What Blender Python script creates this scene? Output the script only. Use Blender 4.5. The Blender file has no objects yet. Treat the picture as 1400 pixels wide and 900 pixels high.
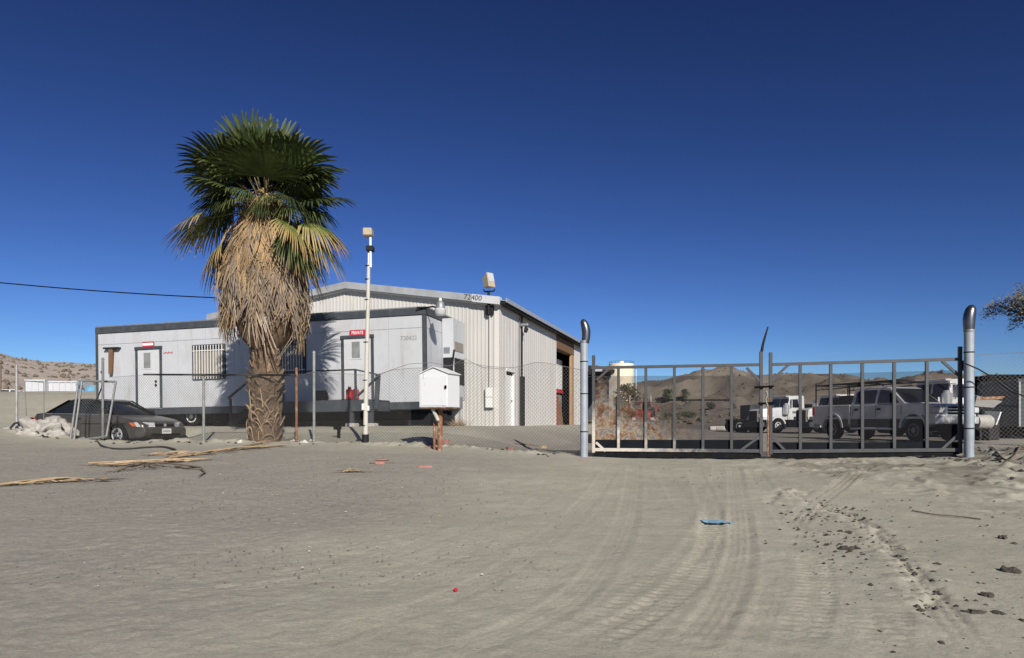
import bpy, bmesh, math, random
import numpy as np
from mathutils import Vector, Matrix, noise as mnoise

random.seed(7); RNG = np.random.default_rng(7)
C = bpy.context.scene.collection
SC = bpy.context.scene
R = math.radians
EYE, F, HZ = 1.6, 933.0, 578.0          # eye height, focal length and horizon of the 1400 px wide photograph

# ------------------------------------------------------------------ camera, sky, sun, exposure
cam = bpy.data.cameras.new('camera'); cam_o = bpy.data.objects.new('camera', cam); C.objects.link(cam_o)
cam_o.location = (0, 0, EYE); cam_o.rotation_euler = (R(90), 0, 0)
cam.sensor_width = 36; cam.lens = 36*F/1400; cam.shift_y = (HZ-450)/1400
cam.clip_start = 0.1; cam.clip_end = 6000
SC.camera = cam_o
LD = Vector((-0.33, 1.0, 0)).normalized()          # sunlight heads away from the camera and a little left
SUN_EL = R(30)
sun_vec = Vector((-LD.x*math.cos(SUN_EL), -LD.y*math.cos(SUN_EL), math.sin(SUN_EL)))
w = bpy.data.worlds.new('World'); SC.world = w; w.use_nodes = True
wn = w.node_tree.nodes; wl = w.node_tree.links
sky = wn.new('ShaderNodeTexSky'); sky.sky_type = 'NISHITA'; sky.sun_disc = False
sky.sun_elevation = SUN_EL; sky.sun_rotation = math.atan2(sun_vec.x, sun_vec.y)
sky.altitude = 1200; sky.air_density = 1.0; sky.dust_density = 0.15; sky.ozone_density = 6.0
bgn = wn['Background']; bgn.inputs[1].default_value = 0.055
hsv = wn.new('ShaderNodeHueSaturation'); hsv.inputs['Hue'].default_value = .506; hsv.inputs['Saturation'].default_value = .94; hsv.inputs['Value'].default_value = .465        # deep, clear desert sky, the same all round
gam = wn.new('ShaderNodeGamma'); gam.inputs[1].default_value = 1.7
wl.new(sky.outputs[0], hsv.inputs['Color']); wl.new(hsv.outputs[0], gam.inputs[0]); wl.new(gam.outputs[0], bgn.inputs[0])
sl = bpy.data.lights.new('sun', 'SUN'); sl.energy = 4.8; sl.angle = R(0.53); sl.color = (1.0, 0.93, 0.83)
so = bpy.data.objects.new('sun', sl); C.objects.link(so)
so.rotation_euler = sun_vec.to_track_quat('Z', 'Y').to_euler(); so.location = (0, 0, 30)
SC.view_settings.view_transform = 'Standard'; SC.view_settings.look = 'None'
SC.view_settings.exposure = 0.40; SC.view_settings.gamma = 1.0

# ------------------------------------------------------------------ helpers
def P(x, y, Y):
    return Vector(((x-700)/F*Y, Y, EYE+(HZ-y)/F*Y))

class MB:
    """collects shapes, then links them as one mesh object"""
    def __init__(s): s.v = []; s.f = []
    def add(s, vs, fs):
        n = len(s.v); s.v += [tuple(v) for v in vs]; s.f += [tuple(i+n for i in f) for f in fs]; return s
    def box(s, c, d, m=None):
        hx, hy, hz = d[0]/2, d[1]/2, d[2]/2
        vs = [Vector((sx*hx, sy*hy, sz*hz)) for sx in (-1, 1) for sy in (-1, 1) for sz in (-1, 1)]
        if m is not None: vs = [m @ v for v in vs]
        vs = [v+Vector(c) for v in vs]
        return s.add(vs, [(0,1,3,2),(4,6,7,5),(0,4,5,1),(2,3,7,6),(0,2,6,4),(1,5,7,3)])
    def bb(s, x0, x1, y0, y1, z0, z1):
        return s.box(((x0+x1)/2, (y0+y1)/2, (z0+z1)/2), (abs(x1-x0), abs(y1-y0), abs(z1-z0)))
    def bar(s, p, q, a, b=None, up=(0, 0, 1)):
        p = Vector(p); q = Vector(q); b = b or a; d = (q-p).normalized(); u = Vector(up)
        if abs(d.dot(u)) > 0.95: u = Vector((0, 1, 0))
        e1 = d.cross(u).normalized(); e2 = e1.cross(d)
        vs = [o+e1*(i*a/2)+e2*(j*b/2) for o in (p, q) for i, j in ((-1,-1),(1,-1),(1,1),(-1,1))]
        return s.add(vs, [(3,2,1,0),(4,5,6,7),(0,1,5,4),(1,2,6,5),(2,3,7,6),(3,0,4,7)])
    def tube(s, pts, r, n=8, cap=True):
        pts = [Vector(p) for p in pts]; rs = r if isinstance(r, (list, tuple)) else [r]*len(pts)
        vs = []; e1 = None
        for i, p in enumerate(pts):
            d = (pts[min(i+1, len(pts)-1)]-pts[max(i-1, 0)]).normalized()
            if e1 is None:
                e1 = d.cross(Vector((0, 0, 1)) if abs(d.z) < .9 else Vector((0, 1, 0))).normalized()
            e1 = (e1-d*e1.dot(d)).normalized(); e2 = d.cross(e1)
            for k in range(n):
                a = 2*math.pi*k/n; vs.append(p+(e1*math.cos(a)+e2*math.sin(a))*rs[i])
        fs = [(i*n+k, i*n+(k+1) % n, (i+1)*n+(k+1) % n, (i+1)*n+k) for i in range(len(pts)-1) for k in range(n)]
        if cap: fs += [tuple(range(n-1, -1, -1)), tuple(range((len(pts)-1)*n, len(pts)*n))]
        return s.add(vs, fs)
    def lathe(s, prof, n=20, c=(0, 0, 0), axis='z'):
        vs = []
        for r, z in prof:
            for k in range(n):
                a = 2*math.pi*k/n; x, y = r*math.cos(a), r*math.sin(a)
                v = (x, y, z) if axis == 'z' else ((x, z, y) if axis == 'y' else (z, x, y))
                vs.append(Vector(v)+Vector(c))
        m = len(prof)
        fs = [(i*n+k, i*n+(k+1) % n, (i+1)*n+(k+1) % n, (i+1)*n+k) for i in range(m-1) for k in range(n)]
        fs += [tuple(range(n-1, -1, -1)), tuple(range((m-1)*n, m*n))]
        return s.add(vs, fs)
    def shell(s, poly, hw, layers=(-1, -.97, -.8, 0, .8, .97, 1), inset=.03):
        """side outline (x,z) carried across the width; hw(x,z) is the half width"""
        n = len(poly); nor = []
        ar = sum(poly[i][0]*poly[(i+1) % n][1]-poly[(i+1) % n][0]*poly[i][1] for i in range(n))
        sg = 1 if ar > 0 else -1
        for i in range(n):
            a, b = poly[i-1], poly[(i+1) % n]; t = Vector((b[0]-a[0], b[1]-a[1]))
            t.normalize(); nor.append((-t.y*sg, t.x*sg))
        vs = []
        for l in layers:
            k = inset if abs(l) == 1 else 0
            for (x, z), (nx, nz) in zip(poly, nor):
                vs.append((x+nx*k, l*hw(x, z), z+nz*k))
        fs = [(j*n+i, j*n+(i+1) % n, (j+1)*n+(i+1) % n, (j+1)*n+i) for j in range(len(layers)-1) for i in range(n)]
        fs += [tuple(range(n-1, -1, -1)), tuple(range((len(layers)-1)*n, len(layers)*n))]
        if sg > 0: fs = [tuple(reversed(f)) for f in fs]
        return s.add(vs, fs)
    def plate(s, pts, t, n):
        """flat outline with thickness t along n"""
        n = Vector(n).normalized()*t; k = len(pts); pts = [Vector(p) for p in pts]
        return s.add(pts+[p+n for p in pts], [tuple(range(k-1, -1, -1)), tuple(range(k, 2*k))] +
                     [(i, (i+1) % k, k+(i+1) % k, k+i) for i in range(k)])
    def mesh(s, name, mat, bevel=0, smooth=True, ang=35):
        me = bpy.data.meshes.new(name); me.from_pydata(s.v, [], s.f)
        bm = bmesh.new(); bm.from_mesh(me)
        bmesh.ops.recalc_face_normals(bm, faces=bm.faces)
        if bevel:
            es = [e for e in bm.edges if len(e.link_faces) == 2 and e.calc_face_angle(0) > 0.5]
            bmesh.ops.bevel(bm, geom=es, offset=bevel, segments=1, affect='EDGES', clamp_overlap=True)
        bm.to_mesh(me); bm.free()
        if mat: me.materials.append(mat)
        if smooth and len(me.polygons):
            me.polygons.foreach_set('use_smooth', [True]*len(me.polygons)); me.set_sharp_from_angle(angle=R(ang))
        return me
    def build(s, name, mat, parent=None, **k):
        return link(name, s.mesh(name, mat, **k), parent)

def link(name, me, parent=None):
    o = bpy.data.objects.new(name, me); C.objects.link(o)
    if parent: o.parent = parent
    return o
def tag(o, label=None, cat=None, group=None, kind=None):
    for k, v in (('label', label), ('category', cat), ('group', group), ('kind', kind)):
        if v: o[k] = v
    return o
def thing(name, label, cat, loc=(0, 0, 0), rz=0.0, group=None):
    o = bpy.data.objects.new(name, None); C.objects.link(o); o.empty_display_size = .2
    o.location = loc; o.rotation_euler = (0, 0, rz); return tag(o, label, cat, group)
def text(name, body, size, mat, parent, m, ext=.003):
    cu = bpy.data.curves.new(name, 'FONT'); cu.body = body; cu.size = size; cu.extrude = ext
    cu.align_x = 'CENTER'; cu.align_y = 'CENTER'; cu.materials.append(mat)
    tmp = bpy.data.objects.new(name+'_tmp', cu); C.objects.link(tmp); me = bpy.data.meshes.new_from_object(tmp)
    bpy.data.objects.remove(tmp); me.name = name; o = link(name, me, parent); o.matrix_local = m; return o
FACE = Matrix(((1,0,0,0),(0,0,-1,0),(0,1,0,0),(0,0,0,1)))    # text standing upright, read from -y

# ------------------------------------------------------------------ materials
def mat(name, col, rough=.6, metal=0, var=.12, scale=6, bump=0, bscale=None, col2=None, thr=None, spec=.5, rnd=0, detail=4, stretch=None, coord='Object'):
    m = bpy.data.materials.new(name); m.use_nodes = True; nt = m.node_tree; N = nt.nodes; L = nt.links
    b = N['Principled BSDF']; b.inputs['Roughness'].default_value = rough; b.inputs['Metallic'].default_value = metal
    b.inputs['Specular IOR Level'].default_value = spec
    tc = N.new('ShaderNodeTexCoord'); mp = N.new('ShaderNodeMapping'); L.new(tc.outputs[coord], mp.inputs[0])
    if stretch: mp.inputs['Scale'].default_value = stretch
    nz = N.new('ShaderNodeTexNoise'); nz.inputs['Scale'].default_value = scale; nz.inputs['Detail'].default_value = detail
    nz.inputs['Roughness'].default_value = .6
    L.new(mp.outputs[0], nz.inputs[0])
    cr = N.new('ShaderNodeValToRGB'); L.new(nz.outputs[0], cr.inputs[0])
    c = Vector(col); c2 = Vector(col2) if col2 else None
    e = cr.color_ramp.elements
    if c2 is not None:
        t0, t1 = thr or (.45, .65)
        e[0].position = t0; e[1].position = t1; e[0].color = (*c, 1); e[1].color = (*c2, 1)
    else:
        e[0].position = .3; e[1].position = .7
        e[0].color = (*(c*(1-var)), 1); e[1].color = (*[min(x*(1+var), 1) for x in c], 1)
    out = cr.outputs[0]
    if rnd:
        oi = N.new('ShaderNodeObjectInfo'); hs = N.new('ShaderNodeHueSaturation')
        mr = N.new('ShaderNodeMapRange'); mr.inputs[3].default_value = 1-rnd; mr.inputs[4].default_value = 1+rnd
        L.new(oi.outputs['Random'], mr.inputs[0]); L.new(mr.outputs[0], hs.inputs['Value']); L.new(out, hs.inputs['Color']); out = hs.outputs[0]
    L.new(out, b.inputs['Base Color'])
    if bump:
        n2 = N.new('ShaderNodeTexNoise'); n2.inputs['Scale'].default_value = bscale or scale*4; n2.inputs['Detail'].default_value = 5
        L.new(mp.outputs[0], n2.inputs[0])
        bp = N.new('ShaderNodeBump'); bp.inputs['Strength'].default_value = bump; bp.inputs['Distance'].default_value = .02
        L.new(n2.outputs[0], bp.inputs['Height']); L.new(bp.outputs[0], b.inputs['Normal'])
    return m

M = {}
M['trailer_panel'] = mat('trailer_panel', (.425,.445,.475), .55, var=.05, scale=1.2, bump=.05, bscale=30, stretch=(1,1,.25), coord='Object')
M['trailer_trim'] = mat('trailer_trim', (.044,.053,.064), .6, spec=.25, var=.15, scale=3)
M['white_door'] = mat('white_door', (.47,.485,.51), .5, var=.05, scale=3)
M['cream_wall'] = mat('cream_wall', (.445,.44,.42), .5, var=.06, scale=.9, stretch=(1,1,.2))
M['side_wall'] = mat('side_wall', (.54,.525,.495), .5, var=.05, scale=.9, stretch=(1,1,.2))
M['galv'] = mat('galv', (.24,.255,.27), .55, metal=.5, var=.2, scale=5)
M['roof_metal'] = mat('roof_metal', (.36,.375,.39), .5, metal=.3, var=.15, scale=2)
M['pale_post'] = mat('pale_post', (.29,.325,.37), .5, metal=.1, var=.12, scale=4, bump=.1, bscale=40)
M['steel_dark'] = mat('steel_dark', (.13,.135,.15), .36, metal=.9, var=.2, scale=6)
M['white_paint'] = mat('white_paint', (.66,.66,.645), .45, var=.04, scale=3)
M['box_white'] = mat('box_white', (.63,.645,.66), .5, col2=(.62,.56,.48), thr=(.62,.85), scale=5)
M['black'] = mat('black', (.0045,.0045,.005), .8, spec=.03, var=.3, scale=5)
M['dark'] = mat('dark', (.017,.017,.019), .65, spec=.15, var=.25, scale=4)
M['rubber'] = mat('rubber', (.011,.011,.012), .9, spec=.06, var=.3, scale=8, bump=.3)
M['glass'] = mat('glass', (.012,.015,.017), .06, var=.1, scale=2, spec=.6)
M['glass_pale'] = mat('glass_pale', (.20,.21,.20), .2, var=.2, scale=3, spec=.6)
M['blind'] = mat('blind', (.22,.20,.17), .6, var=.1, scale=6)
M['rust'] = mat('rust', (.20,.085,.04), .85, col2=(.42,.30,.20), thr=(.5,.7), scale=9, bump=.4)
M['wood'] = mat('wood', (.17,.095,.05), .75, col2=(.11,.06,.03), thr=(.35,.65), scale=6, stretch=(6,6,.5), bump=.2)
M['wood_pale'] = mat('wood_pale', (.33,.21,.115), .75, var=.2, scale=5, stretch=(6,6,.5), bump=.2)
M['concrete'] = mat('concrete', (.36,.34,.31), .85, var=.12, scale=6, bump=.3)
M['red'] = mat('red', (.45,.025,.03), .45, var=.15, scale=5)
M['sign_red'] = mat('sign_red', (.36,.02,.045), .5, var=.06, scale=5)
M['sign_white'] = mat('sign_white', (.8,.78,.78), .5, var=.03, scale=5)
M['letter'] = mat('letter', (.02,.02,.025), .6, var=.1)
M['letter_grey'] = mat('letter_grey', (.20,.21,.22), .6, var=.1)
M['silver'] = mat('silver', (.50,.51,.54), .30, metal=.15, var=.06, scale=2)
M['car_grey'] = mat('car_grey', (.055,.052,.050), .28, metal=.2, var=.12, scale=2)
M['truck_white'] = mat('truck_white', (.64,.65,.66), .35, var=.05, scale=2)
M['chrome'] = mat('chrome', (.70,.71,.72), .28, metal=.55, var=.05)
M['lamp_glass'] = mat('lamp_glass', (.44,.45,.46), .15, metal=.0, var=.1, scale=12)
M['amber'] = mat('amber', (.55,.12,.02), .25, var=.1)
M['tan_housing'] = mat('tan_housing', (.36,.31,.22), .55, var=.12, scale=8)
M['pole'] = mat('pole', (.45,.44,.39), .6, col2=(.40,.36,.29), thr=(.58,.75), scale=7, stretch=(1,1,.4), bump=.1)
M['post'] = mat('post', (.33,.34,.33), .55, metal=.45, var=.2, scale=8, bump=.1)
M['wire'] = mat('wire', (.17,.168,.16), .65, metal=.2, var=.15, scale=3)
M['brick'] = mat('brick', (.33,.15,.13), .9, var=.2, scale=12, bump=.4, rnd=.2)
M['tank'] = mat('tank', (.72,.64,.47), .6, var=.06, scale=1)
M['tarp'] = mat('tarp', (.31,.295,.27), .75, var=.18, scale=5, bump=.6, bscale=9)
M['plastic'] = mat('plastic', (.22,.40,.52), .35, var=.2, scale=20)
M['straw'] = mat('straw', (.40,.30,.185), .85, col2=(.25,.175,.11), thr=(.35,.7), scale=7, rnd=.25)
M['thatch'] = mat('thatch', (.17,.125,.085), .9, col2=(.30,.245,.19), thr=(.35,.7), scale=5, stretch=(1,1,.35), rnd=.32)
M['thatch_gold'] = mat('thatch_gold', (.235,.15,.07), .9, col2=(.33,.235,.125), thr=(.35,.7), scale=5, stretch=(1,1,.35), rnd=.3)
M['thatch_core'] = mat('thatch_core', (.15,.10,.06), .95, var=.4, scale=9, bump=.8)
M['trunk'] = mat('trunk', (.075,.048,.030), .95, col2=(.15,.105,.068), thr=(.35,.7), scale=7, bump=1, bscale=22)
M['boot'] = mat('boot', (.11,.072,.044), .95, col2=(.24,.175,.115), thr=(.35,.7), scale=8, rnd=.35)
M['frond'] = mat('frond', (.026,.047,.012), .6, spec=.3, col2=(.066,.086,.022), thr=(.35,.7), scale=3, rnd=.35)
M['frond_old'] = mat('frond_old', (.085,.115,.025), .55, col2=(.30,.24,.08), thr=(.5,.75), scale=3, rnd=.3)
M['stalk'] = mat('stalk', (.17,.14,.065), .6, var=.3, scale=5)
M['shrub'] = mat('shrub', (.058,.066,.036), .8, var=.35, scale=4, rnd=.2)
M['shrub_dry'] = mat('shrub_dry', (.13,.108,.075), .9, var=.35, scale=.5)
M['shrub_yellow'] = mat('shrub_yellow', (.24,.22,.05), .8, var=.3, scale=4)
M['leaf_grey'] = mat('leaf_grey', (.15,.137,.10), .8, var=.3, scale=4)
M['bark'] = mat('bark', (.13,.10,.075), .9, var=.3, scale=9, bump=.5)
M['clod'] = mat('clod', (.050,.043,.036), .95, var=.35, scale=9, bump=.8)
M['stone'] = mat('stone', (.125,.113,.10), .9, col2=(.30,.285,.26), thr=(.52,.70), scale=.9, detail=2)
M['pebble_white'] = mat('pebble_white', (.50,.48,.45), .8, var=.15, scale=3)
M['old_tube'] = mat('old_tube', (.165,.17,.17), .6, metal=.2, var=.25, scale=9, bump=.1)
M['cladding'] = mat('cladding', (.085,.08,.075), .7, var=.25, scale=4, spec=.2)
M['wire_dull'] = mat('wire_dull', (.065,.064,.062), .7, var=.15, scale=3)
M['hose'] = mat('hose', (.03,.026,.024), .6, var=.3, scale=5)
M['cloth_blue'] = mat('cloth_blue', (.10,.28,.42), .7, var=.2, scale=5)
M['red_truck'] = mat('red_truck', (.24,.028,.024), .4, var=.15, scale=2)
M['junk_grey'] = mat('junk_grey', (.20,.20,.19), .6, col2=(.46,.20,.10), thr=(.62,.72), scale=3)
M['tread'] = mat('tread', (.10,.10,.105), .5, var=.2)

def streaks(m, col, amt, scale, thr=(.56, .74), stretch=(1, 1, .12)):
    """weather stains with a shape of their own: runs down the sheet, blotches of dust"""
    nt = m.node_tree; N = nt.nodes; L = nt.links; b = N['Principled BSDF']; src = b.inputs['Base Color'].links[0].from_socket
    tc = N.new('ShaderNodeTexCoord'); mp = N.new('ShaderNodeMapping'); mp.inputs['Scale'].default_value = stretch; L.new(tc.outputs['Object'], mp.inputs[0])
    nz = N.new('ShaderNodeTexNoise'); nz.inputs['Scale'].default_value = scale; nz.inputs['Detail'].default_value = 7; nz.inputs['Roughness'].default_value = .68; L.new(mp.outputs[0], nz.inputs[0])
    mr = N.new('ShaderNodeMapRange'); mr.inputs[1].default_value, mr.inputs[2].default_value = thr; mr.inputs[4].default_value = amt; L.new(nz.outputs[0], mr.inputs[0])
    mx = N.new('ShaderNodeMix'); mx.data_type = 'RGBA'; L.new(mr.outputs[0], mx.inputs[0]); L.new(src, mx.inputs[6]); mx.inputs[7].default_value = (*col, 1); L.new(mx.outputs[2], b.inputs['Base Color'])
streaks(M['trailer_panel'], (.20,.18,.155), .45, 3.2); streaks(M['trailer_panel'], (.30,.27,.23), .4, 1.1, (.5, .7), (1, 1, .8))
streaks(M['cream_wall'], (.24,.18,.12), .40, 4.0); streaks(M['side_wall'], (.27,.21,.15), .40, 3.0)
streaks(M['box_white'], (.25,.12,.06), .7, 7.0, (.62, .72), (1, 1, .3)); streaks(M['pole'], (.20,.15,.10), .6, 9, (.55, .7), (1, 1, .3))
streaks(M['pale_post'], (.16,.13,.10), .45, 6, (.55, .75), (1, 1, .25)); streaks(M['white_door'], (.28,.25,.21), .4, 4)
streaks(M['trailer_trim'], (.16,.14,.115), .35, 3, (.5, .75), (1, 1, .6)); streaks(M['silver'], (.24,.21,.17), .35, 2.5, (.45, .75), (1, 1, .7))
streaks(M['truck_white'], (.30,.27,.22), .35, 2, (.5, .75), (1, 1, .5)); streaks(M['car_grey'], (.13,.115,.095), .5, 3, (.42, .75), (1, 1, 1)); streaks(M['tank'], (.42,.33,.2), .4, .25, (.5, .75), (1, 1, .2))
# ------------------------------------------------------------------ terrain
def sstep(a, b, x):
    t = np.clip((x-a)/(b-a), 0, 1); return t*t*(3-2*t)
_T = np.random.default_rng(3).random((256, 256))
def vnoise(x, y):
    xi = np.floor(x).astype(int); yi = np.floor(y).astype(int); fx = x-xi; fy = y-yi
    fx = fx*fx*fx*(fx*(fx*6-15)+10); fy = fy*fy*fy*(fy*(fy*6-15)+10)
    a = _T[xi % 256, yi % 256]; b = _T[(xi+1) % 256, yi % 256]; c = _T[xi % 256, (yi+1) % 256]; d = _T[(xi+1) % 256, (yi+1) % 256]
    return (a*(1-fx)+b*fx)*(1-fy)+(c*(1-fx)+d*fx)*fy-.5
def fbm(x, y, f, o=4, g=.5):
    s = 0; a = 1.0
    for i in range(o): s = s+a*vnoise(x*f+17.3*i, y*f+9.1*i); f *= 2.03; a *= g
    return s
ZX = [-60, -25, -14.4, -12.5, -10.5, -8.4, -3.5, -1, .6, 1.8, 4, 6.5, 8.9, 9.9, 12, 30, 60]
ZZ = [1.6, 1.55, 1.40, 1.2, 1.08, 1.11, 1.10, 1.0, .92, .84, .82, .84, .93, 1.12, 1.25, 1.35, 1.4]
YF0, SF = 15.6, .25                       # the fence line is Y = YF0 - SF*X
def ground(X, Y):
    X = np.asarray(X, float); Y = np.asarray(Y, float)
    yf = np.clip(YF0-SF*X, 6, 40); zf = np.interp(X, ZX, ZZ); f = Y-yf
    front = np.where(Y > 0, zf*np.clip(Y/yf, 0, 1), .02*Y)
    front = np.maximum(front, -1.5)
    bank = 1.47+sstep(-15.5, -19, X)*(sstep(19, 36, Y)*1.75-sstep(38, 60, Y)*1.2)
    xb = -.45+.31*(np.clip(Y, 17, 60)-25)+.7
    yard = .87-.0*X
    k = sstep(0, 2.6, X-xb); k = np.maximum(k, sstep(46, 58, Y)*sstep(-14, -6, X))
    back = bank*(1-k)+yard*k
    z = np.where(f < 0, front, zf+(back-zf)*sstep(0, 4.2, f))
    # hollow where the sedan stands
    u = (X+12.01)*.945-(Y-20.33)*.33; v = (X+12.01)*.33+(Y-20.33)*.945
    q = 1-sstep(.8, 1.25, np.sqrt((u/2.9)**2+(v/1.35)**2))
    z = z*(1-q)+.955*q
    # rough hump to the right of the drive
    z = z+.16*np.exp(-((X-10.2)/1.6)**2-((Y-11.6)/1.0)**2)+.10*np.exp(-((X-6.4)/1.5)**2-((Y-11.2)/.9)**2)
    return z
def gz(x, y): return float(ground(np.array([x]), np.array([y]))[0])
def G(x, y):
    """the spot on the ground seen at photograph pixel x, y"""
    lo, hi = 2.5, 60.0
    a, b = (x-700)/F, (HZ-y)/F
    Y = 2.5
    while Y < 60 and EYE+b*Y > gz(a*Y, Y): Y += .05
    return Vector((a*Y, Y, gz(a*Y, Y)))

def axis(parts):
    out = [parts[0][0]]
    for a, b, st in parts:
        n = max(1, int(round((b-a)/st))); out += list(np.linspace(a, b, n+1)[1:])
    return np.array(out)
def grow(a, b, st, k=1.22):
    out = []; x = a
    sgn = 1 if b > a else -1
    while abs(x-a) < abs(b-a): st *= k; x += sgn*st; out.append(x)
    return np.array(out)
xs = axis([(-22, -13, .12), (-13, -4.2, .06), (-4.2, 7.4, .023), (7.4, 13, .05), (13, 30, .16)])
xs = np.concatenate([grow(-22, -2500, .3)[::-1], xs, grow(30, 2500, .3)])
ys = axis([(-6, 3, .5), (3, 9, .02), (9, 16, .036), (16, 30, .1), (30, 62, .3)])
ys = np.concatenate([grow(-6, -600, .8)[::-1], ys, grow(62, 3000, .6)])
XX, YY = np.meshgrid(xs, ys)
ZG = ground(XX, YY)
near = (np.abs(XX) < 40) & (YY < 60)
h = fbm(XX, YY, .7, 3)*.035+fbm(XX, YY, 4.5, 3)*.006
h *= np.where(near, 1, 0)
rough = sstep(5.0, 8.5, XX+.35*(YY-8))*sstep(16, 13, YY)           # trampled sand on the right
left = sstep(.5, -3, XX+.15*(YY-10))*sstep(18, 15, YY)
h += near*(rough*(fbm(XX, YY, 2.2, 4, .6)*.045+np.maximum(fbm(XX+40, YY, 3.1, 3)-.18, 0)*.14)+left*fbm(XX, YY, 11, 3)*.007)
h += near*fbm(XX, YY, 26, 2)*.004
fl_ = YY-(YF0-SF*XX)                                              # crumbly berm along the fence foot
h += near*np.exp(-(fl_/.28)**2)*sstep(1.8, .8, XX)*(.03+np.maximum(fbm(XX, YY, 2.3, 4, .65), -.1)*.16)
# wind and drag ripples swept across the apron
sw = XX*.55+YY*1.0+fbm(XX, YY, .35, 2)*1.2
h += near*.0018*np.sin(sw*22+fbm(XX, YY, 1.3, 2)*5)*sstep(7, 2, XX)*sstep(16, 12, YY)*(.4+fbm(XX, YY, .8, 2))
# tyre tracks, each a list of ground points pressed into the sand
TR_ = [([(868,632),(862,690),(850,730),(826,772),(785,815),(720,856),(630,892),(560,915)], 1.0, 1),
       ([(1003,632),(1010,690),(1014,740),(1006,790),(985,838),(955,876),(925,910)], 1.15, 1),
       ([(1108,752),(1116,800),(1106,850),(1078,900)], 1.0, 2),
       ([(948,640),(968,690),(972,730),(955,778),(905,826),(830,868),(740,908)], .9, 2),
       ([(905,640),(935,690),(968,712)], .6, 1),
       ([(838,640),(800,690),(720,760),(620,815),(500,855),(380,890)], .7, 1),
       ([(1030,640),(1062,690),(1098,735)], .7, 1),
       ([(1120,690),(1185,722),(1245,790),(1290,850),(1335,905)], .9, 3),
       ([(1190,635),(1150,662),(1112,690),(1085,722)], 1.3, 3),
       ([(1150,820),(1195,860),(1225,905)], .9, 2),
       ([(1210,820),(1215,860),(1212,905)], .8, 2),
       ([(985,632),(978,690),(940,760),(860,830),(760,880),(690,905)], .6, 2),
       ([(1070,770),(1060,830),(1030,905)], .6, 1),
       ([(700,700),(560,750),(420,790),(250,815),(60,832)], .45, 1),
       ([(1180,800),(1120,770),(1060,760),(900,800)], .5, 2),
       ([(770,660),(690,720),(560,790),(400,840),(200,880)], .45, 1)]
def press(pts, amp, kind, hw=.125):
    g = [G(*p) for p in pts]; P2 = []
    for i in range(len(g)-1):                                        # smooth curve through the points
        p0, p1, p2, p3 = g[max(i-1, 0)], g[i], g[i+1], g[min(i+2, len(g)-1)]
        n = max(2, int((p2-p1).length/.12))
        for k in range(n):
            t = k/n
            P2.append(.5*((2*p1)+(p2-p0)*t+(2*p0-5*p1+4*p2-p3)*t*t+(3*p1-p0-3*p2+p3)*t**3))
    P2.append(g[-1]); s = 0
    best = np.full(XX.shape, 9.0, np.float32); ss = np.zeros(XX.shape, np.float32); sd = np.zeros(XX.shape, np.float32)
    for a, b in zip(P2[:-1], P2[1:]):
        L = math.hypot(b.x-a.x, b.y-a.y)
        if L < 1e-6: continue
        i0, i1 = np.searchsorted(xs, [min(a.x, b.x)-.35, max(a.x, b.x)+.35]); j0, j1 = np.searchsorted(ys, [min(a.y, b.y)-.35, max(a.y, b.y)+.35])
        if i1 <= i0 or j1 <= j0: s += L; continue
        x = XX[j0:j1, i0:i1]-a.x; y = YY[j0:j1, i0:i1]-a.y; dx, dy = (b.x-a.x)/L, (b.y-a.y)/L
        t = np.clip(x*dx+y*dy, 0, L); d = np.hypot(x-t*dx, y-t*dy); lat = x*dy-y*dx
        w_ = best[j0:j1, i0:i1]; q = d < w_
        w_[q] = d[q]; ss[j0:j1, i0:i1][q] = (s+t)[q]; sd[j0:j1, i0:i1][q] = np.where(lat[q] < 0, -d[q], d[q]); s += L
    m = best < .3; d = best[m]; s_ = ss[m]; e = sd[m]
    fade = sstep(0, .8, s_)*sstep(s, s-.8, s_)*(.65+.8*np.clip(fbm(XX[m], YY[m], .9, 2)+.25, -.4, .6))
    dep = -.0085*sstep(hw+.03, hw-.03, d)+.005*np.exp(-((d-hw-.045)/.035)**2)
    if kind == 1: tread = .004*np.sin(e*2*math.pi/.062)*sstep(hw, hw-.02, d)
    elif kind == 2: tread = .0065*np.sign(np.sin(s_*2*math.pi/.10+np.sign(e)*1.6))*sstep(.03, .05, d)*sstep(hw+.02, hw, d)
    else: tread = .006*np.sin(e*2*math.pi/.085)*sstep(hw+.03, hw, d)+.006*np.sin(s_*38+e*20)*sstep(hw, hw-.03, d)
    h[m] += .75*(dep+tread)*amp*fade
for a in TR_: press(*a)
# the broken crust edge that runs down the right of the drive
def crust(pts, wid, amp):
    g = [G(*p) for p in pts]
    for a, b in zip(g[:-1], g[1:]):
        L = (b.xy-a.xy).length; i0, i1 = np.searchsorted(xs, [min(a.x, b.x)-.6, max(a.x, b.x)+.6]); j0, j1 = np.searchsorted(ys, [min(a.y, b.y)-.6, max(a.y, b.y)+.6])
        x = XX[j0:j1, i0:i1]-a.x; y = YY[j0:j1, i0:i1]-a.y; dx, dy = (b.x-a.x)/L, (b.y-a.y)/L
        t = x*dx+y*dy; e = x*dy-y*dx+.12*fbm(XX[j0:j1, i0:i1], YY[j0:j1, i0:i1], 2.5, 3)
        k = sstep(-.05, .1, t)*sstep(L+.05, L-.1, t)
        nz = fbm(XX[j0:j1, i0:i1], YY[j0:j1, i0:i1], 9, 3, .7)
        h[j0:j1, i0:i1] += k*amp*(np.where(e > 0, np.exp(-(e/wid)**2), 0)*.012-np.exp(-((e+.05)/.06)**2)*.018+np.exp(-(e/.22)**2)*nz*.024)
crust([(1070,672),(1130,698),(1185,722),(1225,765),(1250,805),(1265,835)], .25, 1.0)
crust([(1058,690),(1075,668),(1100,678)], .15, .6)
ZZg = ZG+h
nx, ny = len(xs), len(ys)
me = bpy.data.meshes.new('ground')
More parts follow.
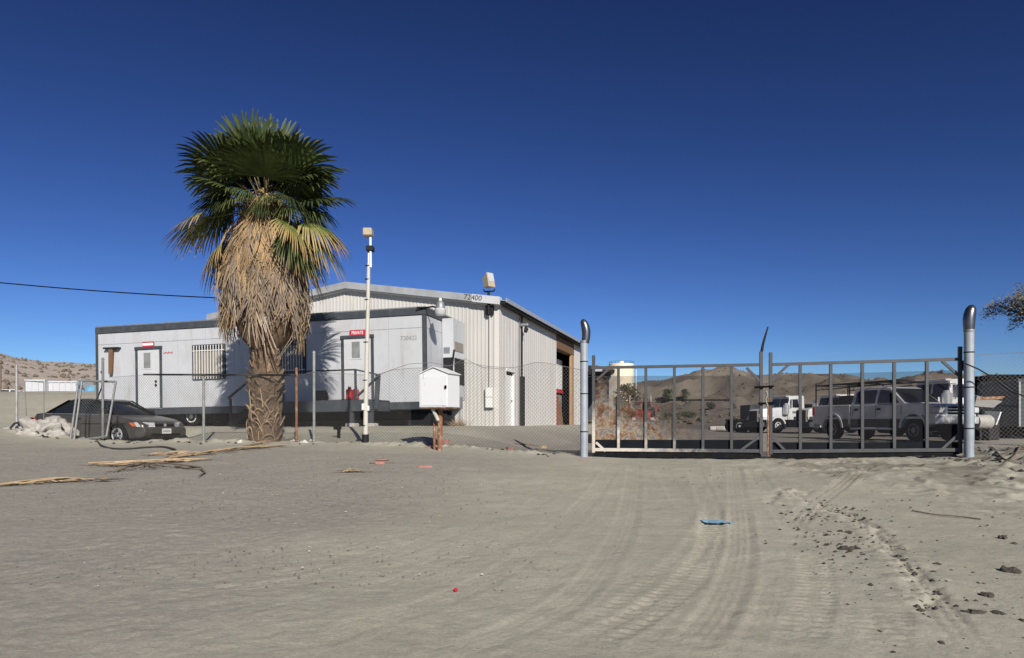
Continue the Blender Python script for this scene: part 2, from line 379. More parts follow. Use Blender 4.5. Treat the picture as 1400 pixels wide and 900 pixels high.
me.vertices.add(nx*ny); me.vertices.foreach_set('co', np.stack([XX, YY, ZZg], -1).astype(np.float32).ravel())
ii = np.arange(nx*ny).reshape(ny, nx)
q = np.stack([ii[:-1, :-1], ii[:-1, 1:], ii[1:, 1:], ii[1:, :-1]], -1).reshape(-1, 4).astype(np.int32)
me.loops.add(q.size); me.loops.foreach_set('vertex_index', q.ravel())
me.polygons.add(len(q)); me.polygons.foreach_set('loop_start', np.arange(0, q.size, 4, dtype=np.int32)); me.polygons.foreach_set('loop_total', np.full(len(q), 4, np.int32))
me.polygons.foreach_set('use_smooth', np.ones(len(q), bool)); me.update(calc_edges=True)
at = me.attributes.new('soil', 'FLOAT_COLOR', 'POINT')     # r: gravelly soil, g: packed yard, b: dug-up darker soil
soil = np.zeros((ny, nx, 4), np.float32); soil[..., 3] = 1
soil[..., 0] = sstep(.3, -2.6, XX-.22*(YY-10)+fbm(XX, YY, .5, 3)*1.6)*sstep(15.5, 13.2, YY+.25*XX)
soil[..., 1] = sstep(-.5, 1.5, YY-(YF0-SF*XX))*sstep(-.6, 1.6, XX-(-.45+.31*(np.clip(YY, 17, 60)-25)+.7))
soil[..., 2] = np.clip(rough*sstep(.0, .35, fbm(XX, YY, 1.6, 4, .6)+.05), 0, 1)*near
at.data.foreach_set('color', soil.ravel())

def ground_mat():
    m = bpy.data.materials.new('desert_sand'); m.use_nodes = True; nt = m.node_tree; N = nt.nodes; L = nt.links
    b = N['Principled BSDF']; b.inputs['Roughness'].default_value = .95; b.inputs['Specular IOR Level'].default_value = .15
    geo = N.new('ShaderNodeNewGeometry')
    def noise(s, d=5, r=.6, out=0):
        n = N.new('ShaderNodeTexNoise'); n.inputs['Scale'].default_value = s; n.inputs['Detail'].default_value = d; n.inputs['Roughness'].default_value = r
        L.new(geo.outputs['Position'], n.inputs[0]); return n.outputs[out]
    def ramp(i, a, b_, ca=(0,0,0), cb=(1,1,1)):
        c = N.new('ShaderNodeValToRGB'); e = c.color_ramp.elements; e[0].position = a; e[1].position = b_; e[0].color = (*ca, 1); e[1].color = (*cb, 1); L.new(i, c.inputs[0]); return c.outputs[0]
    def mix(f, a, b_, mode='MIX'):
        x = N.new('ShaderNodeMix'); x.data_type = 'RGBA'; x.blend_type = mode
        for sk, v in ((x.inputs[0], f), (x.inputs[6], a), (x.inputs[7], b_)):
            if isinstance(v, (int, float)): sk.default_value = v
            elif isinstance(v, tuple): sk.default_value = (*v, 1)
            else: L.new(v, sk)
        return x.outputs[2]
    def mul(a, k):
        x = N.new('ShaderNodeMath'); x.operation = 'MULTIPLY'; L.new(a, x.inputs[0])
        if isinstance(k, (int, float)): x.inputs[1].default_value = k
        else: L.new(k, x.inputs[1])
        return x.outputs[0]
    at = N.new('ShaderNodeAttribute'); at.attribute_name = 'soil'; sp = N.new('ShaderNodeSeparateColor'); L.new(at.outputs[0], sp.inputs[0])
    base = mix(ramp(noise(.55, 6), .35, .65), (.322,.309,.254), (.374,.361,.300))
    base = mix(ramp(noise(3.5, 6, .7), .4, .62), base, mix(.5, base, (.280,.269,.223)))
    grav = mix(ramp(noise(14, 4, .7), .38, .62), (.203,.193,.172), (.283,.268,.238))
    base = mix(mul(sp.outputs[0], .75), base, grav)
    yard = mix(ramp(noise(.35, 5), .35, .65), (.185,.172,.150), (.255,.235,.205))
    base = mix(mul(sp.outputs[1], .8), base, yard)
    base = mix(mul(sp.outputs[2], .75), base, (.165,.148,.122))
    # fine dark and pale grit
    vo = N.new('ShaderNodeTexVoronoi'); vo.inputs['Scale'].default_value = 34; L.new(geo.outputs['Position'], vo.inputs[0])
    g1 = mul(ramp(vo.outputs['Distance'], .10, .22, (1,1,1), (0,0,0)), ramp(noise(5, 3), .48, .62))
    base = mix(mul(g1, .55), base, (.11,.10,.09))
    vo2 = N.new('ShaderNodeTexVoronoi'); vo2.inputs['Scale'].default_value = 21; L.new(geo.outputs['Position'], vo2.inputs[0])
    g2 = mul(ramp(vo2.outputs['Distance'], .05, .12, (1,1,1), (0,0,0)), ramp(noise(3, 3), .5, .6))
    base = mix(mul(g2, .6), base, (.55,.52,.47))
    sandgrain = ramp(noise(240, 2, .8), .3, .7, (.78,.78,.78), (1.16,1.16,1.16))
    base = mix(1.0, base, ramp(noise(38, 5, .75), .32, .68, (.86,.86,.86), (1.12,1.12,1.12)), 'MULTIPLY')
    base = mix(1.0, base, sandgrain, 'MULTIPLY')
    L.new(base, b.inputs['Base Color'])
    hs = N.new('ShaderNodeMath'); hs.operation = 'ADD'; L.new(noise(42, 6, .7), hs.inputs[0]); L.new(mul(noise(150, 4, .7), .45), hs.inputs[1])
    bp = N.new('ShaderNodeBump'); bp.inputs['Strength'].default_value = .55; bp.inputs['Distance'].default_value = .018
    L.new(hs.outputs[0], bp.inputs['Height']); L.new(bp.outputs[0], b.inputs['Normal'])
    return m
M['sand'] = ground_mat(); me.materials.append(M['sand'])
go = link('ground', me); tag(go, kind='structure', label='pale desert sand with tyre tracks running to the gate')

# hills behind the yard: skyline measured as photograph x -> y, at the distance of the ridge
SKX = [-2600, -900, -200, 0, 20, 60, 130, 300, 500, 700, 820, 870, 905, 930, 960, 1000, 1015, 1035, 1060, 1090, 1130, 1160, 1190, 1215, 1240, 1265, 1300, 1340, 1360, 1400, 1800, 3600]
SKY = [470, 470, 478, 482, 488, 494, 498, 506, 514, 520, 521, 521, 518, 512, 508, 502, 503, 510, 509, 508, 511, 513, 519, 520, 516, 513, 512, 512, 513, 519, 514, 505]
az = np.concatenate([np.linspace(-2600, -300, 40)[:-1], np.linspace(-300, 1500, 340)[:-1], np.linspace(1500, 3600, 40)])
ts = np.linspace(0, 1.35, 110)
AZ, TT = np.meshgrid(az, ts)
k = sstep(250, 800, AZ); Y0 = 48+22*k; Yr = 210+330*k
Yh = Y0+(Yr-Y0)*TT; Xh = (AZ-700)/F*Yh
zr = EYE+(HZ-np.interp(AZ, SKX, SKY))/F*Yr
base = np.where(AZ < 500, 1.9, .8)
up = np.clip(TT, 0, 1); prof = (1-k)*(up**1.25)+k*(.38*up**1.1+.62*sstep(.35, 1.0, up))
Zh = base+(zr-base)*prof-(TT > 1)*(TT-1)*60
rid = 1-2*np.abs(fbm(Xh, Yh, .012, 4, .55))
env = sstep(.06, .45, TT)*sstep(1.02, .7, TT)
Zh += env*((rid-.8)*9*k+fbm(Xh, Yh, .03, 5, .55)*(2.2+7*k))+sstep(.9, 1, TT)*fbm(Xh, Yh, .06, 3)*.6-2.2*k*sstep(.5,1,TT)
mb = MB(); nc = len(az)
mb.v = list(map(tuple, np.stack([Xh, Yh, Zh-.35*(TT == 0)], -1).reshape(-1, 3)))
mb.f = [(j*nc+i, j*nc+i+1, (j+1)*nc+i+1, (j+1)*nc+i) for j in range(len(ts)-1) for i in range(nc-1)]
hm = mat('hill_sand', (.118,.099,.077), .95, col2=(.19,.16,.127), thr=(.36,.64), scale=.035, detail=8, bump=.3, bscale=.25)
hn = hm.node_tree.nodes; hl = hm.node_tree.links                       # the left hill is paler blown sand
g_ = hn.new('ShaderNodeNewGeometry'); s_ = hn.new('ShaderNodeSeparateXYZ'); r_ = hn.new('ShaderNodeMapRange'); x_ = hn.new('ShaderNodeMix'); x_.data_type = 'RGBA'
hl.new(g_.outputs['Position'], s_.inputs[0]); hl.new(s_.outputs[0], r_.inputs[0]); r_.inputs[1].default_value = -20; r_.inputs[2].default_value = 10
b_ = hn['Principled BSDF']; src_ = b_.inputs['Base Color'].links[0].from_socket
hl.new(r_.outputs[0], x_.inputs[0]); x_.inputs[6].default_value = (.33,.285,.245,1); hl.new(src_, x_.inputs[7]); hl.new(x_.outputs[2], b_.inputs['Base Color'])
ho = mb.build('hills', hm); tag(ho, kind='structure', label='bare brown desert hills beyond the yard')
hm.node_tree.nodes['Bump'].inputs['Distance'].default_value = 2.5
# scattered shrubs dotting the slopes, too many to count
mb = MB(); cand = 0
for i in range(3000):
    a = random.uniform(-60, 160) if i < 420 else random.uniform(780, 1430); t = random.uniform(.06, .99)
    kk = float(sstep(250, 800, np.array([a]))[0])
    j = min(int(t/1.35*109), 108); ci = int(np.searchsorted(az, a))
    if ci >= nc: continue
    p = Vector((Xh[j, ci], Yh[j, ci], Zh[j, ci]))
    p.x += random.uniform(-.8, .8); p.y += random.uniform(-1, 1)
    if random.random() < .2 and i >= 420: continue
    r = random.uniform(.2, .48)*(1+.45*kk)
    vs = []; n = 6
    for zz, rr in ((-.4, .7), (.35, 1), (.9, .65)):
        for q_ in range(n):
            an = q_*2*math.pi/n+zz; u = random.uniform(.7, 1.25)*rr*r
            vs.append((p.x+u*math.cos(an), p.y+u*math.sin(an), p.z+zz*r*random.uniform(.75, 1.1)))
    vs.append((p.x, p.y, p.z+r*1.15))
    fs = [(a_*n+q_, a_*n+(q_+1) % n, (a_+1)*n+(q_+1) % n, (a_+1)*n+q_) for a_ in (0, 1) for q_ in range(n)]+[(2*n+q_, 2*n+(q_+1) % n, 3*n) for q_ in range(n)]
    mb.add(vs, fs)
tag(mb.build('hillside_shrubs', M['shrub_dry'], smooth=False), 'small dark shrubs dotted over the sandy hillsides', 'shrubs', kind='stuff')
# ------------------------------------------------------------------ metal warehouse
def along(p0, d, xp):
    a = (xp-700)/F; return (a*p0.y-p0.x)/(d.x-a*d.y)
WC = Vector((-.45, 25.0, 1.47)); wrz = math.atan2(-.31, 1)
wu = Vector((math.cos(wrz), math.sin(wrz), 0)); wv = Vector((-math.sin(wrz), math.cos(wrz), 0))
def WG(x, y):      # gable wall: pixel -> local x, z
    t = along(WC, wu, x); p = WC+wu*t; return t, EYE+(HZ-y)/F*p.y-WC.z
def WS(x, y):      # side wall: pixel -> local y, z
    t = along(WC, wv, x); p = WC+wv*t; return t, EYE+(HZ-y)/F*p.y-WC.z
wh = thing('warehouse', 'cream ribbed metal warehouse with low gable roof and open side bay', 'warehouse', WC, wrz)
EV, SLP, HALF, LEN = 4.51, .148, 6.25, 15.0
roofz = lambda x: EV+SLP*(HALF-abs(x+HALF))
mb = MB(); pitch = .152; n = int(2*HALF/pitch)
for i in range(n):                                   # corrugated gable sheet, foot to rake
    x0 = -2*HALF+i*pitch; xs_ = [x0, x0+.085, x0+.10, x0+.137, x0+pitch]; yy = [0, 0, -.019, -.019, 0]
    vs = [(x, y, z) for x, y in zip(xs_, yy) for z in (-.3, roofz(x)-.02)]
    mb.add(vs, [(2*k, 2*k+2, 2*k+3, 2*k+1) for k in range(4)])
mb.build('gable_wall', M['cream_wall'], wh, smooth=False)
def side_sheet(y0, y1, z0, z1, nm='side_wall'):
    b = MB(); n = max(1, int((y1-y0)/.305)); st = (y1-y0)/n
    for i in range(n):
        a = y0+i*st; ys_ = [a, a+st-.05, a+st-.04, a+st-.012, a+st]; xx = [0, 0, .007, .007, 0]
        vs = [(x, y, z) for x, y in zip(xx, ys_) for z in (z0, z1)]
        b.add(vs, [(2*k, 2*k+2, 2*k+3, 2*k+1) for k in range(4)])
    b.build(nm, M['side_wall'], wh, smooth=False)
dy0, dz1 = WS(691.8, 505.7); dy1, _ = WS(703.6, 505)
oy0, _ = WS(760.5, 500); oy1, _ = WS(784.2, 500)
side_sheet(0, dy0, -.3, EV); side_sheet(dy0, dy1, dz1, EV); side_sheet(dy1, oy0, -.3, EV); side_sheet(oy1, LEN, -.3, EV)
b = MB(); b.bb(-2*HALF, 0, LEN-.05, LEN, -.3, EV)
b.add([(-2*HALF, LEN, EV), (0, LEN, EV), (-HALF, LEN, roofz(-HALF))], [(0, 1, 2)]); b.build('rear_wall', M['side_wall'], wh)
MB().bb(-2*HALF, -2*HALF+.05, 0, LEN-.05, -.3, EV).build('far_wall', M['side_wall'], wh)
MB().bb(-2*HALF+.06, -.02, .1, LEN-.1, -.3, -.02).build('floor_slab', M['dark'], wh)  # floor coloured near-black to carry the shade of the bay interior
MB().bb(-6, -.06, LEN-.16, LEN-.10, 0, EV-.2).build('end_shade_sheet', M['black'], wh)  # added black sheet: shade of the bay painted over the sunlit rear wall
# roof sheets, standing ribs, rake trim and gutter
rf = MB()
for s in (-1, 1):
    for i in range(49):
        y0 = -.28+i*(LEN+.5)/49; y1 = y0+(LEN+.5)/49
        e = 0.34 if s > 0 else -2*HALF-.34
        ze = roofz(0)-SLP*.34
        vs = []
        for yy, dz in ((y0, .0), (y0+.20, 0), (y0+.22, .045), (y0+.27, .045), (y0+.29, 0), (y1, 0)):
            vs += [(-HALF, yy, roofz(-HALF)+.06+dz), (e, yy, ze+.06+dz)]
        rf.add(vs, [(2*k, 2*k+1, 2*k+3, 2*k+2) for k in range(5)])
rf.build('roof', M['roof_metal'], wh, smooth=False)
rk = MB()                                            # deep galvanised rake trim along the gable
def rake(x0, x1, lo, hi, y0, y1, b):
    z0, z1 = roofz(x0), roofz(x1)
    b.add([(x0, y0, z0+lo), (x1, y0, z1+lo), (x1, y0, z1+hi), (x0, y0, z0+hi), (x0, y1, z0+lo), (x1, y1, z1+lo), (x1, y1, z1+hi), (x0, y1, z0+hi)],
          [(0,1,2,3), (7,6,5,4), (0,4,5,1), (3,2,6,7), (1,5,6,2), (0,3,7,4)])
for x0, x1 in ((-2*HALF-.3, -9.4), (-9.395, -HALF), (-HALF, -4.3), (-4.295, -2.75), (-2.745, -.98)): rake(x0, x1, -.07, .185, -.30, -.06, rk)
rk.build('rake_trim', M['roof_metal'], wh)
b = MB(); rake(-.975, .10, -.09, .19, -.315, -.05, b); b.build('rake_end', M['white_door'], wh)
b = MB(); rake(-2*HALF, -HALF, -.12, -.072, -.085, -.03, b); rake(-HALF, -.02, -.12, -.072, -.085, -.03, b); b.build('trim_strip', M['white_paint'], wh)
MB().bb(.05, .30, -.28, LEN+.2, EV-.10, EV-.01).build('gutter', M['dark'], wh, bevel=.02)
MB().bb(.33, .36, -.29, LEN+.22, EV-.03, EV+.12).build('eave_trim', M['pale_post'], wh)
MB().bb(-.20, .022, -.045, -.005, -.3, EV-.02).bb(.0, .035, -.045, .16, -.3, EV-.02).build('corner_trim', M['side_wall'], wh)
# side door in its recess
b = MB(); b.bb(-.16, .0, dy0, dy0+.05, -.02, dz1).bb(-.16, .0, dy1-.05, dy1, -.02, dz1).bb(-.16, .03, dy0, dy1, dz1-.04, dz1+.05)
fr = b.build('door_frame', M['white_paint'], wh)
d = MB().bb(-.15, -.10, dy0+.055, dy1-.055, 0, dz1-.16).build('door', M['white_paint'], wh)
MB().lathe([(.03, 0), (.035, .05), (.0, .07)], 10, (-.10, dy1-.16, .98), 'x').build('knob', M['galv'], d)
MB().bb(-.145, -.09, dy0+.055, dy1-.055, dz1-.15, dz1-.045).build('door_gap_shade', M['dark'], wh)  # dark strip painting the shade in the recess above the door
# open bay: timber header and jamb
hz0 = WS(772, 481)[1]
b = MB(); b.bb(-.35, .03, oy0, oy1, hz0, EV-.12); b.build('header_board', M['wood'], wh)
MB().bb(-.10, .02, oy1-.60, oy1-.02, -.02, hz0-.004).build('jamb_board', M['wood_pale'], wh)
MB().bb(-.10, .0, oy0, oy0+.05, -.02, hz0).build('jamb_trim', M['dark'], wh)
MB().bb(-4.2, -4.1, oy0-3, LEN-.3, 0, EV-.5).build('partition_wall', M['black'], wh)  # this and the inner wall blackened to stand for the dark interior
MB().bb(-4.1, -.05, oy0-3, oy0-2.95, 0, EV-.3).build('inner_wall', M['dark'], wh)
# conduit, standing pipe and wall lamp on the side wall
cy, cz1 = WS(711.6, 432); _, cz0 = WS(711.6, 515)
MB().tube([(.06, cy, cz0), (.06, cy, cz1), (.10, cy, EV-.1)], .035).bb(.02, .20, cy-.30, cy+.06, cz1-.02, cz1+.05).build('conduit', M['dark'], wh)
MB().bb(.02, .16, cy-.14, cy+.10, -.3, cz0).build('down_pipe', M['dark'], wh)
MB().tube([(.04, WS(709, 500)[0], -.1), (.04, WS(709, 500)[0], cz1-.1)], .015).build('cable_run', M['wire'], wh)
# number on the rake
for ch, px in zip('72400', (640.5, 645.4, 650.9, 655.6, 660.4)):
    lx, lz = WG(px, 409); text('number', ch, .27, M['letter'], wh, Matrix.Translation((lx, -.319 if lx > -.975 else -.304, roofz(lx)+.055)) @ Matrix.Rotation(math.atan(SLP), 4, 'Y') @ FACE, .004)
# meter box on the gable wall
mx0, mz1 = WG(665, 530); mx1, mz0 = WG(676, 558)
t = thing('electric_box', 'pale electric box with two doors fixed low on the ribbed warehouse wall', 'electric box', WC+wu*((mx0+mx1)/2)+wv*-.03+Vector((0, 0, mz0)), wrz)
wd, hh = (mx1-mx0), mz1-mz0
MB().bb(-wd/2, wd/2, -.13, 0, 0, hh).build('box', M['cream_wall'], t, bevel=.012)
for a, c in ((.02, .50), (.53, .97)): MB().bb(-wd/2+.03, wd/2-.03, -.145, -.132, hh*a, hh*c).build('panel_door', M['white_paint'], t, bevel=.006)
MB().tube([(0, -.05, hh), (0, -.05, WG(670, 431)[1]-mz0)], .022).build('conduit', M['cream_wall'], t)
# flood lamp on its pole in front of the gable
fx, fz0 = WG(670.5, 431); _, fz1 = WG(670.5, 400)
t = thing('floodlight', 'tan floodlight on dark pole at the warehouse gable corner', 'floodlight', WC+wu*fx+wv*-.10, wrz)
MB().bb(-.15, .15, -.06, .06, fz0, fz0+.33).build('bracket', M['dark'], t, bevel=.01)
MB().tube([(0, -.10, fz0), (0, -.10, fz1)], .052).build('pole', M['dark'], t)
MB().tube([(-.20, -.1, fz1+.08), (-.16, -.1, fz1), (.2, -.1, fz1), (.24, -.1, fz1+.08)], .03).build('yoke', M['dark'], t)
mm = Matrix.Translation((.02, -.16, fz1+.36)) @ Matrix.Rotation(R(60), 4, 'Z') @ Matrix.Rotation(R(-14), 4, 'X') @ Matrix.Diagonal((.96, .96, .96, 1))
b = MB(); b.add([mm @ Vector(v) for v in [(-.17,-.16,-.30),(.17,-.16,-.30),(.17,-.16,.30),(-.17,-.16,.30),(-.12,.22,-.20),(.12,.22,-.20),(.12,.22,.20),(-.12,.22,.20)]], [(0,1,2,3),(7,6,5,4),(0,4,5,1),(3,2,6,7),(1,5,6,2),(0,3,7,4)])
b.build('lamp_head', M['tan_housing'], t, bevel=.025)
MB().add([mm @ Vector(v) for v in [(-.14,-.168,-.08),(.14,-.168,-.08),(.14,-.168,.26),(-.14,-.168,.26),(0,-.205,.09)]], [(0,1,4),(1,2,4),(2,3,4),(3,0,4)]).build('lens', M['lamp_glass'], t)
# small lamp on the side wall
ly, lz = WS(711, 446)
t = thing('wall_lamp', 'small grey wall lamp beside the conduit on the warehouse side', 'lamp', WC+wv*ly+wu*.05+Vector((0, 0, lz)), wrz)
MB().bb(-.03, .30, -.07, .07, -.02, .10).build('hood', M['galv'], t, bevel=.03)
MB().tube([(.20, 0, -.02), (.22, -.05, -.16), (.20, -.09, -.26)], [.05, .09, .07]).build('lamp_head', M['dark'], t)
# things standing in the bay
def local(o, x, y, z=0): return WC+wu*x+wv*y+Vector((0, 0, z))
p = local(0, -.62, oy0+1.9)
t = thing('tool_cabinet', 'red tool cabinet just inside the open warehouse bay', 'cabinet', p, wrz)
MB().bb(-.25, .20, -.35, .12, 0, 1.55).build('body', M['red'], t, bevel=.02); 
for k in range(5): MB().bb(.203, .22, -.33, .10, .08+k*.29, .34+k*.29).build('drawer', M['red'], t, bevel=.006)
p = local(0, -.85, oy0+3.2)
t = thing('white_cabinet', 'tall white cabinet standing in the shade of the open bay', 'cabinet', p, wrz)
MB().bb(-.3, .3, -.8, .5, 1.9, 3.5).build('upper_case', M['white_paint'], t, bevel=.02); MB().bb(-.33, .33, -.85, .55, 1.72, 1.88).build('shelf', M['red'], t)
MB().bb(-.28, .28, -.8, .45, .0, 1.6).build('lower_case', M['junk_grey'], t, bevel=.02)
p = local(0, -.35, oy0+2.3); t = thing('lumber', 'brown timber leaning in the open warehouse bay', 'timber', p, wrz)
MB().bar((0, 0, 0), (-.2, .1, 1.5), .16, .10).bar((.05, .25, 0), (-.1, .3, 1.25), .12, .08).build('plank', M['wood'], t)

# ------------------------------------------------------------------ office trailer
TZ = EYE+(HZ-559.5)/F*22.5
TC = Vector((-2.82, 22.5, TZ)); trz = R(-15.1); tu = Vector((math.cos(trz), math.sin(trz), 0)); tv = Vector((-math.sin(trz), math.cos(trz), 0)); TT_ = .014
def TR(x, y, off=0.0):      # front wall pixel -> local x, z
    p0 = TC-tv*off; t = along(p0, tu, x); p = p0+tu*t; return t, EYE+(HZ-y)/F*p.y-TC.z-t*TT_
tr = thing('office_trailer', 'long grey panelled office trailer with dark trim behind the palm', 'trailer', TC, trz); tr.rotation_euler = (0, -TT_, trz)
TL, TD, TH = 13.45, 3.6, 3.37
MB().bb(-TL+.02, -.02, .03, TD-.02, .02, TH-.05).build('core', M['trailer_panel'], tr)
SEAM = 2.70; cols = 11; cw = (TL-.2)/cols
doors = []
for (a, b_, c, d_) in ((186.5, 222.5, 475, 558.5), (467.8, 512.2, 459.5, 548)):
    x0, _ = TR(a, 500); x1, _ = TR(b_, 500); _, z1 = TR((a+b_)/2, c); _, z0 = TR((a+b_)/2, d_); doors.append((x0, x1, max(z0, .02), z1))
wins = []
for (a, b_, c, d_) in ((264.8, 309.8, 471, 519), (374.5, 419.5, 465.5, 513)):
    x0, _ = TR(a, 500); x1, _ = TR(b_, 500); _, z1 = TR((a+b_)/2, c); _, z0 = TR((a+b_)/2, d_); wins.append((x0, x1, z0, z1))
for i in range(cols):
    x0 = -TL+.08+i*cw+.004; x1 = x0+cw-.008
    MB().bb(x0, x1, 0, .03, .255, SEAM-.006).build('panel', M['trailer_panel'], tr)
    MB().bb(x0, x1, 0, .03, SEAM+.006, TH-.27).build('panel', M['trailer_panel'], tr)
for i in range(3):
    y0 = .05+i*1.17
    MB().bb(-.03, 0, y0, y0+1.16, .255, SEAM-.006).build('panel', M['trailer_panel'], tr)
    MB().bb(-.03, 0, y0, y0+1.16, SEAM+.006, TH-.27).build('panel', M['trailer_panel'], tr)
MB().bb(-TL-.03, .03, -.035, TD+.03, TH-.25, TH-.01).build('roof_fascia', M['trailer_trim'], tr, bevel=.01)
MB().bb(-TL-.01, .01, -.01, TD+.01, TH-.008, TH+.03).build('roof', M['galv'], tr)
MB().bb(-TL-.02, .02, -.02, TD+.02, .0, .25).build('base_rail', M['trailer_trim'], tr, bevel=.01)
for x0, x1, y0, y1 in ((-.10, .02, -.025, .08), (-TL-.02, -TL+.075, -.025, .08), (-.10, .02, TD-.08, TD+.02)):
    MB().bb(x0, x1, y0, y1, .252, TH-.252).build('corner_trim', M['trailer_trim'], tr)
ch = MB()
for yy in (.7, TD-.7): ch.bb(-TL+.3, -.2, yy-.06, yy+.06, -.30, 0)
for k in range(9): ch.bb(-TL+.8+k*1.45, -TL+.9+k*1.45, .1, TD-.1, -.14, -.002)
ch.build('chassis', M['dark'], tr)
MB().bb(-TL+.1, -.1, TD-.08, TD-.02, -1.2, -.003).build('rear_shade_board', M['black'], tr)  # added black board, keeps the open space under the trailer dark
MB().bb(-.35, -.29, .9, TD-.1, -1.2, -.003).build('end_shade_board', M['black'], tr)  # likewise added, its black stands for the shade beneath the end
for x0, x1, z0, z1 in doors:
    fr = MB().bb(x0, x0+.10, -.03, -.002, z0, z1-.09).bb(x1-.10, x1, -.03, -.002, z0, z1-.09).build('door_frame', M['trailer_trim'], tr)
    MB().bb(x0-.02, x1+.02, -.055, -.003, z1-.085, z1+.03).build('drip_cap', M['trailer_trim'], fr, bevel=.008)
    dr = MB().bb(x0+.105, x1-.105, -.018, -.002, z0+.02, z1-.10).build('door', M['white_door'], tr)
    wv_ = (z1-z0); wx = (x0+x1)/2-.06; w2 = .19; wz0 = z0+wv_*.66; wz1 = z0+wv_*.91
    MB().bb(wx-w2-.05, wx+w2+.05, -.030, -.019, wz0-.05, wz1+.05).build('window_frame', M['white_door'], dr)
    MB().bb(wx-w2+.05, wx+w2-.03, -.036, -.0305, wz0, wz1).build('pane', M['glass_pale'], dr)
    for dz in (0, -.14): MB().lathe([(.035, 0), (.04, .03), (.028, .06), (0, .065)], 10, (0, 0, 0), 'y').build('knob', M['dark'], dr).location = (x1-.24, -.085, z0+wv_*.44+dz)
    MB().bb(x0, x1, -.05, -.003, z0-.03, z0).build('threshold', M['galv'], tr)
for i, (x0, x1, z0, z1) in enumerate(wins):
    wf = MB()
    for a in ((x0, x1, z1-.07, z1), (x0, x1, z0, z0+.09), (x0, x0+.06, z0+.09, z1-.07), (x1-.10, x1, z0+.09, z1-.07)): wf.bb(a[0], a[1], -.05, -.002, a[2], a[3])
    wf = wf.build('window', M['trailer_trim'], tr)
    MB().bb(x0+.06, x1-.10, -.012, -.002, z0+.09, z1-.07).build('pane', M['glass'], wf)
    bl = MB(); n = 13
    for k in range(n): bl.bb(x0+.08+k*(x1-x0-.2)/n, x0+.08+(k+.82)*(x1-x0-.2)/n, -.016, -.013, z0+.10, z1-.22)
    bl.build('blind', M['blind'], wf)
    for k in range(11):
        xx = x0+.10+k*(x1-x0-.22)/10; MB().bb(xx-.010, xx+.010, -.085, -.060, z0+.02, z1-.03).build('bar', M['white_paint'], wf)
    for zz in (z0+.17, z1-.22): MB().bb(x0+.02, x1-.03, -.060, -.045, zz-.012, zz+.012).build('cross_bar', M['white_paint'], wf)
# wheels under the trailer: hub 1.12 m clear
def wheel(parent, c, r, wd, rimmat, side=-1, name='wheel', rimk=.62, lugs=5):
    ty = MB().lathe([(r*.55, -wd/2), (r*.86, -wd/2), (r*.96, -wd*.42), (r, -wd*.25), (r, wd*.25), (r*.96, wd*.42), (r*.86, wd/2), (r*.55, wd/2)], 28, (0, 0, 0), 'y').build(name, M['rubber'], parent)
    ty.location = c
    y = side*wd*.5
    b = MB(); b.lathe([(r*.5, 0), (r*rimk, 0), (r*rimk, .015), (r*(rimk-.06), .025), (r*(rimk-.14), -.02), (r*.28, -.035), (r*.22, .02), (0, .025)], 24, (0, 0, 0), 'y')
    if side < 0: b.v = [(x, -yy, z) for x, yy, z in b.v]
    rm = b.build('rim', rimmat, ty); rm.location = (0, y*1.0, 0)
    k = MB()
    for i in range(lugs):
        a = i*2*math.pi/lugs+.3; k.bar((math.cos(a)*r*.24, side*.012, math.sin(a)*r*.24), (math.cos(a)*r*(rimk-.1), side*.012, math.sin(a)*r*(rimk-.1)), .10*r, .03)
    h = k.build('rim_hole', M['black'], ty); h.location = (0, y, 0)
    return ty
for px, py in ((264.5, 583), (301, 581)):
    lx, lz = TR(px, py, -.35); gz_ = gz(*(TC+tu*lx+tv*.35).xy)
    wheel(tr, (lx, .35, gz_+.36-TC.z-lx*TT_), .36, .22, M['white_paint'] if px < 280 else M['dark'])
MB().bb(-.9, -.1, .5, 2.2, -.60, -.12).bb(-.4, .35, .9, 1.5, -.75, -.2).build('tongue_box', M['dark'], tr, bevel=.02)
# number on the trailer
lx, lz = TR(560, 462.5); text('number', '720422', .20, M['letter_grey'], tr, Matrix.Translation((lx, -.004, lz)) @ FACE, .003)
# red and white signs over the doors
def sign(px0, px1, py0, py1, label, word):
    x0, _ = TR(px0, py0); x1, _ = TR(px1, py0); _, z1 = TR((px0+px1)/2, py0); _, z0 = TR((px0+px1)/2, py1)
    t = thing('sign', label, 'sign', tr.matrix_basis @ Vector(((x0+x1)/2, -.065, (z0+z1)/2)), 0); t.rotation_euler = tr.rotation_euler
    W, H = x1-x0, z1-z0
    MB().bb(-W/2, W/2, 0, .02, -H/2, H/2).build('board', M['sign_red'], t)
    if word: text('lettering', word, H*.66, M['sign_white'], t, Matrix.Translation((0, -.004, -.005)) @ FACE @ Matrix.Diagonal((.92, 1.25, 1, 1)), .003)
    else: MB().bb(-W/2+.02, W/2-.02, -.006, -.001, -H*.17, H*.26).build('band', M['sign_white'], t)
    return t
bpy.context.view_layer.update()
sign(197.5, 213, 467.5, 475.2, 'red sign with a white band above the left trailer door', None)
sign(480.5, 502, 451.5, 459.3, 'red PRIVATE sign above the right trailer door', 'PRIVATE')
t = thing('red_lettering', 'faded red lettering painted beside the left trailer door', 'lettering', tr.matrix_basis @ Vector((TR(231, 482.6)[0], -.006, TR(231, 482.6)[1]))); t.rotation_euler = tr.rotation_euler
b = MB()
for k, wdt in enumerate((.05, .09, .04, .07, .05, .06, .03, .08)):
    xx = -.20+k*.052; b.bb(xx, xx+.034, -.004, 0, -.03+.012*(k % 3), .015+.014*((k*2) % 3))
b.build('mark', M['sign_red'], t)
